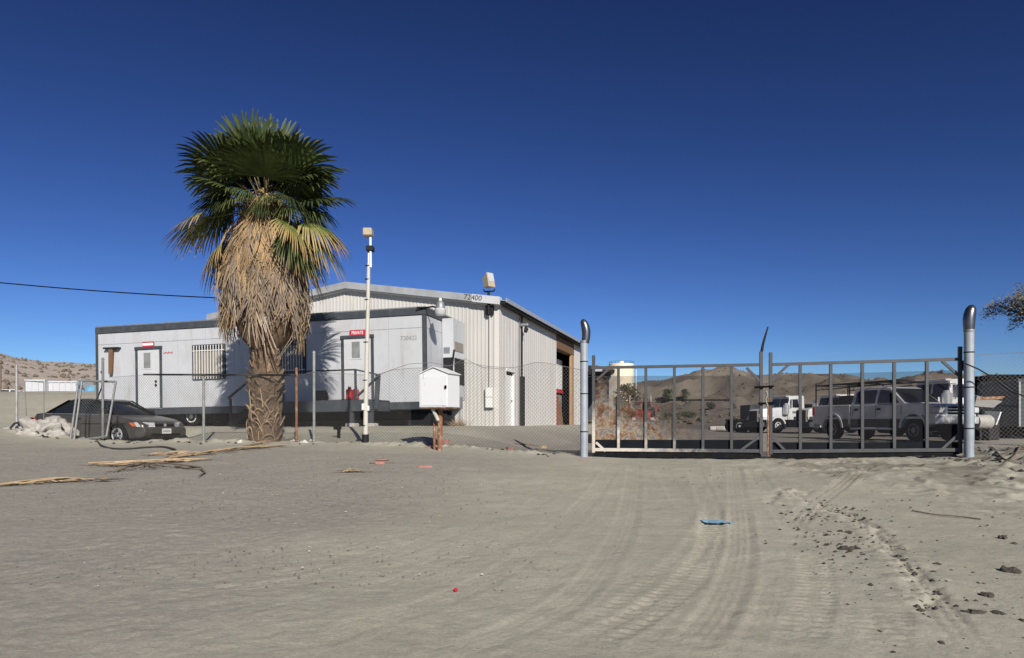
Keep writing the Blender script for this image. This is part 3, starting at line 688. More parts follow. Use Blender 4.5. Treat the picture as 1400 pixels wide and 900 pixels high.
# dusk lamp on an arm at the trailer corner
p = tr.matrix_basis @ Vector((-.02, -.02, TH-.06))
t = thing('barn_lamp', 'dusk-to-dawn lamp on a black arm at the trailer roof corner', 'lamp', p, 0)
lp = P(602, 423, 22.05)-p
MB().tube([(-.25, -.06, .02), (0, -.04, .02), (lp.x*.55, lp.y*.5, lp.z*.5+.08), (lp.x-.05, lp.y, lp.z+.02)], .028).build('arm', M['black'], t)
MB().lathe([(.05, .24), (.055, .30), (.04, .36), (.0, .37)], 14, lp).build('photocell', M['white_paint'], t)
MB().lathe([(.07, .27), (.12, .22), (.15, .12), (.16, .03), (.12, .02)], 18, lp).build('housing', M['galv'], t)
MB().lathe([(.155, .03), (.19, -.02), (.185, -.14), (.15, -.19), (0, -.195)], 18, lp).build('lens', M['lamp_glass'], t)
# wall hung air conditioner on the end wall
ac = thing('air_conditioner', 'tall grey wall-hung air conditioner on the trailer end wall', 'air conditioner', tr.matrix_basis @ Vector((.012, 1.48, 0)), trz); ac.rotation_euler = tr.rotation_euler
az1 = EYE+(HZ-435.5)/F*23.9-TC.z; az0 = .35
MB().bb(0, .42, 0, 1.22, az0, az1).build('case', M['trailer_panel'], ac, bevel=.015)
for k in range(7): MB().bb(.06+k*.034, .075+k*.034, -.012, 0, az0+1.62, az0+1.84).build('louver', M['trailer_trim'], ac)
MB().bb(.04, .40, -.02, .0, az0+.62, az0+1.48).build('service_opening', M['dark'], ac)
MB().bb(.42, .44, .12, 1.0, az0+1.72, az0+2.05).build('vent', M['blind'], ac)
MB().bb(.42, .44, .1, 1.08, az0+.55, az0+1.45).build('coil_grille', M['dark'], ac)
MB().bb(.42, .46, .06, 1.1, az0+1.47, az0+1.68).build('coil_cover', M['white_door'], ac)
MB().bar((.30, -.05, az0+.6), (.46, -.02, az0+1.75), .05).build('prop', M['dark'], ac)
b = MB(); b.tube([(.46, .5, az0+.1), (.46, .5, -.9)], .03); b.bb(.42, .52, .4, .62, az0-.3, az0+.1); b.build('drain_pipe', M['galv'], ac)
# bracket on the far corner of the trailer
q0 = tr.matrix_basis @ Vector((.03, TD, 2.95)); t = thing('wire_bracket', 'thin triangular wire bracket at the far trailer corner', 'bracket', q0, trz)
MB().tube([(0, 0, .15), (.62, -.1, -.1)], .014).tube([(0, 0, -.62), (.62, -.1, -.1)], .014).build('strut', M['dark'], t); MB().bb(-.05, .04, -.06, .06, -.05, .28).build('plate', M['dark'], t)
# bracket with a hanging brown board left of the left door
lx, lz = TR(147.5, 475, .3); t = thing('hanging_bracket', 'dark crossbar with a brown board hanging at the left trailer corner', 'bracket', tr.matrix_basis @ Vector((lx, -.12, lz)), trz)
MB().bb(-.34, .34, -.05, .12, -.04, .02).build('crossbar', M['dark'], t)
MB().add([(-.10, -.03, -.045), (.08, -.03, -.045), (.03, -.03, -.98), (-.10, -.03, -.98), (-.10, .03, -.045), (.08, .03, -.045), (.03, .03, -.98), (-.10, .03, -.98)], [(0,1,2,3),(7,6,5,4),(0,4,5,1),(3,2,6,7),(1,5,6,2),(0,3,7,4)]).build('board', M['wood'], t)
# service mast on the roof and the overhead wire
mp_ = tr.matrix_basis @ Vector((TR(299, 440)[0], .8, TH))
mast_top = P(298.5, 402, mp_.y)
t = thing('service_mast', 'thin grey service mast on the trailer roof beside the palm', 'mast', mp_)
MB().tube([(0, 0, 0), (0, 0, mast_top.z-mp_.z)], .035).build('mast', M['galv'], t)
MB().bb(-.15, .45, -.2, .2, 0, .14).build('roof_vent', M['galv'], t, bevel=.02)
b = MB()
for dx, dz in ((-.18, -.7), (-.05, -.62), (-.3, -.78)): b.tube([(0, -.03, mast_top.z-mp_.z), (dx*.35, -.05, mast_top.z-mp_.z-.15), (dx, -.04, mast_top.z-mp_.z+dz*.8), (dx*1.5, -.02, mast_top.z-mp_.z+dz)], .022, 6)
b.build('service_drop', M['black'], t)
w0, w1 = P(-420, 330, 26), mast_top+Vector((-.05, -.02, -.15)); b = MB(); pts = []
for i in range(41):
    s = i/40; p = w0.lerp(w1, s); p.z -= 4*.32*s*(1-s); pts.append(p)
wire_o = MB().tube(pts, .022, 6).build('overhead_wire', M['black']); tag(wire_o, 'black overhead wire sagging from the left to the trailer mast', 'wire')

# ------------------------------------------------------------------ deck in front of the right door
DK = 1.35
dk = thing('deck', 'dark steel deck and railing below the right trailer door', 'deck', TC, trz); dk.rotation_euler = tr.rotation_euler
dx0, dz_t = TR(347, 548, DK); dx1, _ = TR(509, 548, DK); dz_t = TR(480, 547, DK)[1]
n = 22; bw = (dx1-dx0)/n
for k in range(n): MB().bb(dx0+k*bw+.004, dx0+(k+1)*bw-.004, -DK+.02, -.06, dz_t-.05, dz_t).build('plank', M['dark'], dk)
MB().bb(dx0, dx1, -DK-.04, -DK+.015, dz_t-.36, dz_t+.005).build('fascia', M['trailer_trim'], dk)
MB().bb(dx0, dx0+.05, -DK+.016, -.06, dz_t-.36, dz_t-.052).bb(dx1-.05, dx1, -DK+.016, -.06, dz_t-.36, dz_t-.052).build('side_beam', M['trailer_trim'], dk)
for px, py in ((481.5, 584), (508, 584), (350, 590)):
    lx, _ = TR(px, 560, DK-.1); wp = dk.matrix_basis @ Vector((lx, -DK+.1, 0)); zb = gz(wp.x, wp.y)-wp.z
    MB().bb(lx-.06, lx+.06, -DK+.03, -DK+.15, zb-.05, dz_t-.361).build('post', M['trailer_trim'], dk)
    MB().bb(lx-.16, lx+.16, -DK-.08, -DK+.26, zb-.1, zb+.11).build('footing', M['concrete'], dk, bevel=.02)
rz_ = TR(460, 506.5, DK)[1]; rx0 = TR(388, 506, DK)[0]; rx1 = TR(486.5, 506, DK)[0]
MB().bar((rx0-1.2, -DK, rz_), (rx1, -DK, rz_), .05).bar((rx1, -DK, rz_), (TR(517, 512, DK)[0], -DK+.1, TR(517, 512.5, DK)[1]), .05).build('handrail', M['trailer_trim'], dk)
for px in (388, 430, 486.5):
    lx = TR(px, 510, DK)[0]; MB().bb(lx-.03, lx+.03, -DK-.03, -DK+.03, dz_t+.006, rz_-.026).build('baluster', M['trailer_trim'], dk)
lx0, lx1 = TR(509.5, 530, DK)[0], TR(517, 530, DK)[0]
MB().plate([(lx0, -DK+.1, dz_t-.30), (lx0+.12, -DK+.1, dz_t-.30), (lx1+.02, -DK+.1, rz_-.15), (lx0+.06, -DK+.1, rz_-.15)], .08, (0, 1, 0)).build('end_panel', M['trailer_trim'], dk)
MB().bar((rx1+.05, -DK+.06, dz_t+.14), (lx1, -DK+.06, rz_-.22), .09, .05).build('brace', M['trailer_trim'], dk)
# steps down to the left
sx0, sx1 = TR(316, 570, DK)[0], dx0
wp = dk.matrix_basis @ Vector((sx0, -DK, 0)); zb = gz(wp.x, wp.y)-wp.z
for k in range(5):
    f_ = (k+.5)/5; MB().bb(sx1-(k+1)*(sx1-sx0)/5, sx1-k*(sx1-sx0)/5+.03, -DK, -.1, dz_t-(dz_t-zb)*(k+1)/6-.04, dz_t-(dz_t-zb)*(k+1)/6).build('step', M['dark'], dk)
MB().bar((sx0, -DK-.02, zb+.05), (sx1, -DK-.02, dz_t-.15), .05, .25).bar((sx0, -.1, zb+.05), (sx1, -.1, dz_t-.15), .05, .25).build('stringer', M['dark'], dk)
MB().bar((sx0-.1, -DK, zb+.95), (sx1+.2, -DK, rz_+.02), .06).bb(sx0-.05, sx0+.01, -DK-.03, -DK+.03, zb, zb+.93).build('stair_rail', M['dark'], dk)
# things on the deck
for i, (px, lab) in enumerate(((478.6, 'left one of two red fuel cans beside the dark deck post'), (486.2, 'right one of two red fuel cans beside the dark deck post'))):
    lx = TR(px, 540, DK-.3)[0]; t = thing('fuel_can', lab, 'fuel can', dk.matrix_basis @ Vector((lx, -DK+.28+.05*i, dz_t)), trz+.2*i, 'red fuel cans on the deck')
    MB().bb(-.085, .085, -.12, .12, 0, .36).build('can', M['red'], t, bevel=.03)
    MB().tube([(0, -.09, .36), (0, -.07, .43), (0, .07, .43), (0, .09, .36)], .018).build('handle', M['red'], t)
    MB().lathe([(.03, 0), (.03, .05), (0, .055)], 10, (.04, -.09, .36)).build('cap', M['black'], t)
lx = TR(439.5, 545, DK-.35)[0]; t = thing('compressor', 'small black machine sitting on the deck left of the door', 'machine', dk.matrix_basis @ Vector((lx, -DK+.4, dz_t)), trz)
MB().bb(-.17, .17, -.14, .14, .05, .20).build('base', M['black'], t, bevel=.02); MB().lathe([(.11, -.2), (.12, -.15), (.12, .12), (.07, .17)], 14, (0, 0, .24), 'x').build('motor', M['black'], t)
MB().tube([(-.14, 0, .2), (-.14, 0, .34), (.14, 0, .34), (.14, 0, .2)], .016).build('handle', M['dark'], t)
for sx in (-.12, .12): MB().bb(sx-.03, sx+.03, -.12, .12, 0, .05).build('foot', M['rubber'], t)
# ------------------------------------------------------------------ fan palm
PB = P(363, 604, 17.6); PB.z = gz(PB.x, PB.y)
palm = thing('palm_tree', 'fan palm with a thick skirt of dead fronds by the fence', 'palm tree', PB)
HEART = EYE+(HZ-283)/F*17.6-PB.z
ztop = HEART
def pz(y): return EYE+(HZ-y)/F*17.6-PB.z
prof = [(.43, -.15), (.41, .05), (.37, .45), (.345, .9), (.37, 1.2), (.39, 1.5), (.35, 1.8), (.33, 2.2), (.36, 3), (.34, 5), (.30, HEART-.2), (.12, HEART+.15)]
b = MB(); b.lathe(prof, 26)
b.v = [(x*(1+.10*mnoise.noise((x*4, y*4, z*5))), y*(1+.10*mnoise.noise((x*4+9, y*4, z*5))), z) for x, y, z in b.v]
b.build('trunk', M['trunk'], palm)
def boot_mesh(i):                                       # old leaf base: a ragged wedge
    rr = random.Random(i); b = MB(); L = rr.uniform(.20, .34); wd = rr.uniform(.07, .11)
    vs = []
    for k, (s, w_, o, t) in enumerate(((0, 1, 0, .04), (.5, .8, .035, .035), (1, .30+rr.uniform(0, .3), .06+rr.uniform(0, .07), .010))):
        for a, o2 in ((-1, 0), (0, t*1.5), (1, 0)): vs.append((o+o2, a*wd*w_, s*L+rr.uniform(-.02, .02)))
        vs.append((o-t, 0, s*L))
    fs = []
    for k in (0, 1):
        a = k*4; c = a+4
        fs += [(a, a+1, c+1, c), (a+1, a+2, c+2, c+1), (a+2, a+3, c+3, c+2), (a+3, a, c, c+3)]
    b.add(vs, fs+[(8, 9, 10, 11)]); return b.mesh('leaf_base', M['boot'], smooth=False)
boots = [boot_mesh(i) for i in range(5)]
for i in range(230):
    z = .02+2.55*i/230+random.uniform(-.05, .05); a = i*2.39996+random.uniform(-.25, .25)
    r = float(np.interp(z, [p[1] for p in prof], [p[0] for p in prof]))
    o = link('leaf_base', random.choice(boots), palm)
    fl = .8 if 1.15 < z < 1.75 else .22
    o.location = (math.cos(a)*r*.97, math.sin(a)*r*.97, z)
    o.rotation_euler = (random.uniform(-.4, .4), random.uniform(.1, .8)*fl+(math.pi if random.random() < .5 and fl > .5 else 0), a)
    s = random.uniform(.45, 1.0)*(1.15 if fl > .5 else .75); o.scale = (s, s, s)
b = MB()
for i in range(26):                                     # loose dry stalks clinging to the foot
    a = random.uniform(-2.9, -.2); z = random.uniform(.05, 1.0); pts = []
    a2 = a+random.uniform(-1, 1); z2 = max(.02, z+random.uniform(-.7, .5))
    for k in range(6):
        s = k/5; an = a+(a2-a)*s; r = .42+.05*math.sin(s*3.1)+.02*random.random()
        pts.append((math.cos(an)*r, math.sin(an)*r, z+(z2-z)*s+.15*math.sin(s*3.1)))
    b.tube(pts, [.014, .013, .012, .010, .008, .005], 5)
tag(b.build('dry_stalks', M['straw'], palm), kind='stuff')

def fan(seed, elev, Ls, Rb, spread, droop, nseg=34, stalk=True):
    """a fan leaf whose stalk leaves the heart at the given elevation; everything beyond sags with its own weight"""
    rr = random.Random(seed); e = R(elev); A = Vector((math.cos(e), 0, math.sin(e))); U = Vector((-math.sin(e), 0, math.cos(e))); S = Vector((0, 1, 0))
    st = MB(); bl = MB()
    sag = lambda d: Vector((0, 0, -droop*.22*(d/(Ls+Rb))**2.2))
    st.tube([A*(Ls*k/5)+sag(Ls*k/5) for k in range(6)], [.030, .024, .020, .017, .015, .010], 5)
    hub = A*Ls
    for i in range(nseg):
        ph = -spread+2*spread*(i+.5)/nseg+rr.uniform(-.03, .03); dph = spread/nseg
        Rl = Rb*(.70+.30*math.cos(ph*.75))*rr.uniform(.9, 1.06); fold = .16*(1 if i % 2 else -1)
        tipdrop = rr.uniform(.6, 1.4)
        row = []
        for s, wk in ((.03, 1), (.34, 1), (.60, .97), (.80, .60), (.93, .28), (1.0, .03)):
            r = s*Rl; D = (A*math.cos(ph)+S*math.sin(ph))
            cup = U*(.10*Rb*(abs(ph)/spread)**2*s)
            p = hub+D*r+cup+sag(Ls+r)+Vector((0, 0, -droop*.20*tipdrop*max(0, s-.5)**2*4*Rb))
            T = (S*math.cos(ph)-A*math.sin(ph)); wv_ = max(r*dph*1.02, .004)*wk
            if wk < .9: wv_ = min(wv_, .040*wk/.6)
            row.append((p-T*wv_, p+U*(fold*wv_*1.2), p+T*wv_))
        n0 = len(bl.v); bl.v += [tuple(q) for r3 in row for q in r3]
        for k in range(5):
            a = n0+3*k; bl.f += [(a, a+1, a+4, a+3), (a+1, a+2, a+5, a+4)]
    return st, bl
def frond_mesh(seed, elev, Ls, Rb, spread, droop, ml, nm='frond'):
    st, bl = fan(seed, elev, Ls, Rb, spread, droop)
    b = MB(); b.v = st.v+bl.v; ns = len(st.v); b.f = st.f+[tuple(i+ns for i in f) for f in bl.f]
    me = bpy.data.meshes.new(nm); me.from_pydata(b.v, [], b.f); me.materials.append(M[ml]); me.materials.append(M['stalk'])
    tp = me.attributes.new('tip', 'FLOAT', 'POINT'); tp.data.foreach_set('value', [0.0]*len(st.v)+[(0, .2, .45, .7, .9, 1)[(i//3) % 6] for i in range(len(bl.v))])
    idx = [1]*len(st.f)+[0]*len(bl.f); me.polygons.foreach_set('material_index', idx)
    me.polygons.foreach_set('use_smooth', [i < len(st.f) for i in range(len(idx))]); return me
def dry_tips(m, col, a, b_):
    nt = m.node_tree; N = nt.nodes; L = nt.links; p = N['Principled BSDF']; src = p.inputs['Base Color'].links[0].from_socket
    at_ = N.new('ShaderNodeAttribute'); at_.attribute_name = 'tip'; oi = N.new('ShaderNodeObjectInfo'); ad = N.new('ShaderNodeMath'); ad.operation = 'MULTIPLY_ADD'
    L.new(oi.outputs['Random'], ad.inputs[0]); ad.inputs[1].default_value = .35; L.new(at_.outputs['Fac'], ad.inputs[2])
    mr = N.new('ShaderNodeMapRange'); mr.inputs[1].default_value = a; mr.inputs[2].default_value = b_; L.new(ad.outputs[0], mr.inputs[0])
    mx = N.new('ShaderNodeMix'); mx.data_type = 'RGBA'; L.new(mr.outputs[0], mx.inputs[0]); L.new(src, mx.inputs[6]); mx.inputs[7].default_value = (*col, 1); L.new(mx.outputs[2], p.inputs['Base Color'])
dry_tips(M['frond'], (.16,.15,.06), .95, 1.5); dry_tips(M['frond_old'], (.34,.23,.10), .62, 1.15)
cls = {}
for elev in (82, 66, 50, 36, 20):
    cls[elev] = [frond_mesh(elev*3+i, elev, (.80 if elev > 40 else .95)+.12*i, 1.42, 1.75, .45 if elev > 40 else .8, 'frond') for i in range(2)]
for elev in (4, -14, -34, -52):
    cls[elev] = [frond_mesh(elev*5+i+900, elev, 1.02+.15*i, .98, 1.4, 1.9, 'frond_old' if elev < 0 and i else 'frond', ) for i in range(2)]
def put(elev, azm, dz=0, s=1.0, roll=0, nm='frond', i=None):
    o = link(nm, cls[elev][random.randrange(2) if i is None else i], palm)
    o.location = (0.10*math.cos(azm), .10*math.sin(azm), HEART+dz); o.rotation_euler = (random.uniform(-.34, .34), random.uniform(-.16, .16), azm); o.scale = (s, s, s)
for elev, n, dz in ((82, 4, .28), (66, 6, .20), (50, 8, .10), (36, 8, .03), (20, 7, -.03)):
    for k in range(n): put(elev, 2*math.pi*(k+random.uniform(-.4, .4))/n+elev, dz+random.uniform(-.1, .1), random.uniform(.78, 1.10)+(.05 if elev > 60 else 0))
for elev, azd, s, i in ((4, 176, .95, 0), (4, 8, .9, 0), (-14, 200, 1.05, 1), (-14, -20, 1.02, 1), (-14, 150, .95, 0), (4, 35, .9, 0), (-14, 12, .98, 1), (-34, -172, 1.0, 1), (-34, -35, 1.0, 0), (-34, -8, 1.05, 1),
                        (-52, -102, .50, 0), (-34, -30, .95, 1), (-52, -18, .95, 1), (-34, -158, .95, 1), (-14, 172, 1.02, 1), (-34, 60, 1, 0), (-34, 120, 1, 0), (-14, 90, 1, 0), (4, 75, .9, 0), (4, 110, 1, 0), (-52, 20, 1, 1), (-52, 180, .95, 0), (4, -150, .85, 0), (4, -30, .8, 0)):
    put(elev, R(azd), -.05+random.uniform(-.06, .05), s, i=i)
for azd, el, s in ((-78, -14, .55), (-108, 4, .62), (-130, -14, .7), (-60, 4, .66)): put(el, R(azd), .12, s, i=0)
for k in range(16):
    a = k*2*math.pi/16+random.uniform(-.2, .2)
    if not 3.9 < a < 5.5: put((20, 4, -14)[k % 3], a, random.uniform(-.02, .22), random.uniform(.66, .92), i=k % 2)
# the skirt: dead fronds hanging in shingled rings
def skirt_r(z):
    return float(np.interp(z, [pz(492), pz(470), pz(447), pz(405), pz(350), pz(325), pz(305), pz(285)], [.44, .74, .98, 1.10, 1.06, .88, .66, .48]))
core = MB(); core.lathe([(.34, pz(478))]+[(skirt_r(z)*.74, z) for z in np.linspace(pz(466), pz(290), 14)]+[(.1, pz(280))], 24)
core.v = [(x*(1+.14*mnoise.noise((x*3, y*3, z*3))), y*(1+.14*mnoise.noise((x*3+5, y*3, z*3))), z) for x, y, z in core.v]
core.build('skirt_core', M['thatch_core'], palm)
def dead_mesh(seed, ml):
    rr = random.Random(seed); b = MB(); L = rr.uniform(.8, 1.45); n = 23; half = rr.uniform(.15, .23)
    b.tube([(-.25, 0, .30), (-.08, 0, .12), (0, 0, -.05)], [.016, .018, .014], 5)
    for i in range(n):
        t = (i+.5)/n*2-1; Li = L*rr.uniform(.45, 1.08); cx = rr.uniform(-.10, .20); cy = rr.uniform(-.22, .22); tw = rr.uniform(-1.2, 1.2); row = []
        for s in (0, .25, .5, .75, 1):
            x = .05*math.sin(s*2.6)+cx*s*s+.04*(1-abs(t))-.05*s; y = t*half*(.35+1.0*s**.8)+cy*s*s; z = -.02-Li*s
            w_ = .0135*(1 if s < .7 else (1.25-s)*1.5)+.002; an = tw*s
            row.append(((x-math.sin(an)*w_, y-math.cos(an)*w_, z), (x+.012*(1-s), y, z), (x+math.sin(an)*w_, y+math.cos(an)*w_, z)))
        n0 = len(b.v); b.v += [q for r3 in row for q in r3]
        for k in range(4): a = n0+3*k; b.f += [(a, a+1, a+4, a+3), (a+1, a+2, a+5, a+4)]
    me = bpy.data.meshes.new('dead_frond'); me.from_pydata(b.v, [], b.f); me.materials.append(M[ml]); return me
dm = [dead_mesh(i, 'thatch') for i in range(6)]; dg = [dead_mesh(20+i, 'thatch_gold') for i in range(3)]
N_D = 272
for i in range(N_D):
    f = i/N_D; z = pz(458)+1.0+(pz(276)-pz(458)-1.0)*f; z += random.uniform(-.12, .12)
    a = i*2.39996+random.uniform(-.2, .2); zb = z-.55; r = skirt_r(zb)*.82+random.uniform(-.07, .06)
    o = link('dead_frond', random.choice(dg if random.random() < max(0.06, (f-.25)*1.4) else dm), palm)
    rt = max(.3, skirt_r(z)*.84); o.location = (math.cos(a)*rt, math.sin(a)*rt, z)
    lean = math.atan2(rt-r, 1.0); s = random.uniform(.85, 1.12)
    o.rotation_euler = (random.uniform(-.20, .20), lean*.8+random.uniform(-.14, .09), a); o.scale = (s, s*random.uniform(.9, 1.3), s)
for k in range(24):                                     # dead leaves collapsed just under the live crown
    a = k*2.39996; o = link('dead_frond', random.choice(dm+dg), palm); rr_ = random.uniform(.18, .42)
    o.location = (math.cos(a)*rr_, math.sin(a)*rr_, HEART+random.uniform(-.05, .35)); o.rotation_euler = (random.uniform(-.3, .3), random.uniform(-.75, -.25), a); o.scale = (.6, .6, random.uniform(.42, .75))
b = MB()                                                # long pale stalks and strips hanging over the skirt
for i in range(46):
    a = random.uniform(0, 2*math.pi); z0 = random.uniform(pz(440), pz(300)); L = random.uniform(.6, 1.7); a2 = a+random.uniform(-.5, .5); pts = []
    for k in range(6):
        s = k/5; z = z0-L*s; r = max(skirt_r(z)*1.03, .5)+.06*math.sin(s*3.1)+.03*random.random(); an = a+(a2-a)*s*s; pts.append((math.cos(an)*r, math.sin(an)*r, z))
    b.tube(pts, [.014, .013, .012, .010, .008, .004], 5)
tag(b.build('hanging_stalks', M['straw'], palm), kind='stuff')

# ------------------------------------------------------------------ chain link fences
def link_mesh(S, L, H, c=.078, r=.0019, dull=False):
    V = []; FQ = []; n0 = 0; nv = int(H/(c*2))+2; vv = np.linspace(0, H, nv)
    for s in (-1, 1):
        ks = np.arange(-int(H/c)-2, int(L/c)+int(H/c)+2)
        u = ks[:, None]*c+s*vv[None, :]*1.0; v = np.broadcast_to(vv, u.shape)
        ok = (u > 0) & (u < L); u_ = np.clip(u, 0, L); p = S(u_, v)          # (k, nv, 3)
        off = np.array([(math.cos(t)*r, math.sin(t)*r*.4, math.sin(t)*r) for t in (0.5, 2.6, 4.7)])
        pts = p[:, :, None, :]+off; K = len(ks)
        V.append(pts.reshape(-1, 3)); base = n0+(np.arange(K)[:, None]*nv+np.arange(nv-1))*3
        good = ok[:, :-1] & ok[:, 1:]; base = base[good]
        for a in range(3): b_ = (a+1) % 3; FQ.append(np.stack([base+a, base+b_, base+3+b_, base+3+a], -1))
        n0 += K*nv*3
    V = np.concatenate(V); Q = np.concatenate(FQ); used = np.unique(Q); mp = np.full(len(V), -1); mp[used] = np.arange(len(used))
    me = bpy.data.meshes.new('wire_mesh'); me.from_pydata(V[used].tolist(), [], mp[Q].tolist()); me.materials.append(M['wire_dull' if dull else 'wire']); return me
def fence_pt(px):
    a = (px-700)/F; Y = YF0/(1+SF*a); return a*Y, Y
def fence(label, stops, xs_px, tops, group=None, foot=.03, dull=True):
    """stops: post pixels (x, top y, radius, material); the mesh runs between xs_px with its top edge following tops"""
    X0, Y0 = fence_pt(xs_px[0]); X1, Y1 = fence_pt(xs_px[1]); o = Vector((X0, Y0, gz(X0, Y0)))
    t = thing('chain_link_fence', label, 'fence', o, 0, group)
    for px, py, r, m_ in stops:
        x, y = fence_pt(px); z0 = gz(x, y)-.1; z1 = EYE+(HZ-py)/F*y
        MB().tube([(x-o.x, y-o.y+.02, z0-o.z), (x-o.x, y-o.y+.02, z1-o.z)], r, 10).lathe([(r*1.15, z1-.02-o.z), (r*1.1, z1+.02-o.z), (.0, z1+.05-o.z)], 10, (x-o.x, y-o.y+.02, 0)).build('post', M[m_], t)
    L = math.hypot(X1-X0, Y1-Y0); tx = [p[0] for p in tops]; ty = [p[1] for p in tops]
    def S(u, v):
        s = u/L; x = X0+(X1-X0)*s; y = Y0+(Y1-Y0)*s; px = 700+F*x/y
        zt = EYE+(HZ-np.interp(px, tx, ty))/F*y; zb = ground(x, y)+foot; q = v/1.8
        bul = .05*np.sin(u*1.7+1)*np.sin(q*math.pi)+.04*np.sin(u*4.1)*q
        return np.stack([x-o.x, y-o.y-.03+bul, zb+(zt-zb)*q-o.z], -1)
    me = link_mesh(S, L, 1.8, r=.0025 if dull else .0019, dull=dull); tag(link('wire_mesh', me, t), kind='stuff')
    def wire(q, dz=0, r=.005, a=0, b_=1):
        u = np.linspace(a, b_, 60)*L; p = S(u, np.full(60, 1.8*q)); p[:, 2] += dz; return MB().tube([tuple(v) for v in p], r, 5)
    wire(1).build('top_wire', M['wire'], t)
    return t, o, S, L
PT = [(22, 500, .035, 'post'), (140, 491, .033, 'old_tube'), (278, 513, .034, 'post'), (405, 505, .032, 'rust'), (429, 482, .034, 'post')]
fl, fo, fS, fL = fence('sagging chain link fence running from the trailer end to the gate post', PT, (150, 796),
    [(150, 516), (197, 513), (405, 513), (415, 513), (429, 508), (470, 511), (510, 514), (535, 506), (560, 504), (600, 503), (636, 495), (662, 501), (700, 503), (712, 501), (735, 495), (760, 499), (796, 506)])
a, b_ = fence_pt(197), fence_pt(405)
ra = Vector((a[0], a[1]-.02, EYE+(HZ-512.3)/F*a[1]))-fo; rb = Vector((b_[0], b_[1]-.02, EYE+(HZ-513)/F*b_[1]))-fo
MB().tube([ra, rb], .024, 8).build('top_rail', M['dark'], fl)
b = MB(); pts = []
for px, py in ((508, 519), (530, 508), (560, 498), (590, 496), (615, 501), (636, 491), (660, 503), (690, 505)):
    x, y = fence_pt(px); pts.append(Vector((x, y-.05, EYE+(HZ-py)/F*y))-fo)
b.tube(pts, .006, 5).build('loose_wire', M['wire'], fl)
# right-hand stretch beyond the gate
def fence_r(px):
    a = (px-700)/F; Y = 16.2/(1+.31*a); return a*Y, Y
_f = fence_pt; fence_pt = fence_r
f2, o2, S2, L2 = fence('chain link fence on the right between the gate post and the dark trailers', [(1460, 470, .04, 'post')], (1334, 1640), [(1330, 486), (1345, 485), (1380, 483), (1420, 482), (1640, 470)], foot=.02, dull=False)
b = MB(); q0 = Vector((*fence_r(1321), 0)); 
pts = [P(1316, 497, 13.2), P(1335, 505, 13.1), P(1352, 515, 13.1), P(1380, 535, 13.0), P(1400, 543, 13.0), P(1440, 560, 13.0)]
b.tube([p-o2+Vector((0, -.05, 0)) for p in pts], .014, 5).build('loose_cable', M['dark'], f2)
fence_pt = _f

# ------------------------------------------------------------------ gate
M['kick'] = mat('kick', (.005,.007,.010), .6, spec=.1, var=.3, scale=2)
def gate_paint():
    m = mat('gate_paint', (.046,.048,.052), .5, var=.18, scale=6); nt = m.node_tree; N = nt.nodes; L = nt.links; b = N['Principled BSDF']; return m
M['gate_paint'] = gate_paint()
def worn(m, screen=False):
    """bare pale and rusty patches near the hinge foot of the left leaf, in the leaf's own coordinates"""
    nt = m.node_tree; N = nt.nodes; L = nt.links; b = N['Principled BSDF']; src = b.inputs['Base Color'].links[0].from_socket
    tc = N.new('ShaderNodeTexCoord'); sx = N.new('ShaderNodeSeparateXYZ'); L.new(tc.outputs['Object'], sx.inputs[0])
    def op(o, a, c):
        x = N.new('ShaderNodeMath'); x.operation = o
        for i, v in enumerate((a, c)):
            if v is None: continue
            if isinstance(v, (int, float)): x.inputs[i].default_value = v
            else: L.new(v, x.inputs[i])
        return x.outputs[0]
    nz = N.new('ShaderNodeTexNoise'); nz.inputs['Scale'].default_value = 5; nz.inputs['Detail'].default_value = 6; nz.inputs['Roughness'].default_value = .7; L.new(tc.outputs['Object'], nz.inputs[0])
    n2 = N.new('ShaderNodeTexNoise'); n2.inputs['Scale'].default_value = 4.5; n2.inputs['Detail'].default_value = 9; n2.inputs['Roughness'].default_value = .7; L.new(tc.outputs['Object'], n2.inputs[0])
    d = op('ADD', op('MULTIPLY', sx.outputs[0], .40 if screen else .42), op('MULTIPLY', sx.outputs[2], .62 if screen else .95))
    d = op('SUBTRACT', 1.35 if screen else 1.18, d); d = op('ADD', d, op('MULTIPLY', op('SUBTRACT', nz.outputs[0], .5), 1.3))
    f = op('MULTIPLY', d, 1.5); cl = N.new('ShaderNodeClamp'); L.new(f, cl.inputs[0]); f = cl.outputs[0]
    cr = N.new('ShaderNodeValToRGB'); L.new(n2.outputs[0], cr.inputs[0]); e = cr.color_ramp.elements
    cols_ = [(.30, (.05,.028,.018)), (.41, (.12,.062,.036)), (.47, (.19,.12,.07)), (.52, (.28,.235,.19)), (.58, (.09,.085,.085)), (.68, (.34,.31,.27))] if screen else [(.3, (.30,.17,.10)), (.42, (.46,.41,.36)), (.6, (.50,.47,.43)), (.7, (.33,.21,.14))]
    e[0].position, e[0].color = cols_[0][0], (*cols_[0][1], 1); e[1].position, e[1].color = cols_[-1][0], (*cols_[-1][1], 1)
    for p_, c_ in cols_[1:-1]: q_ = e.new(p_); q_.color = (*c_, 1)
    mx = N.new('ShaderNodeMix'); mx.data_type = 'RGBA'; L.new(f, mx.inputs[0]); L.new(src, mx.inputs[6]); L.new(cr.outputs[0], mx.inputs[7]); L.new(mx.outputs[2], b.inputs['Base Color'])
    return f, op, N, L, b
M['gate_worn'] = mat('gate_worn', (.046,.048,.052), .55, var=.18, scale=6); worn(M['gate_worn'])
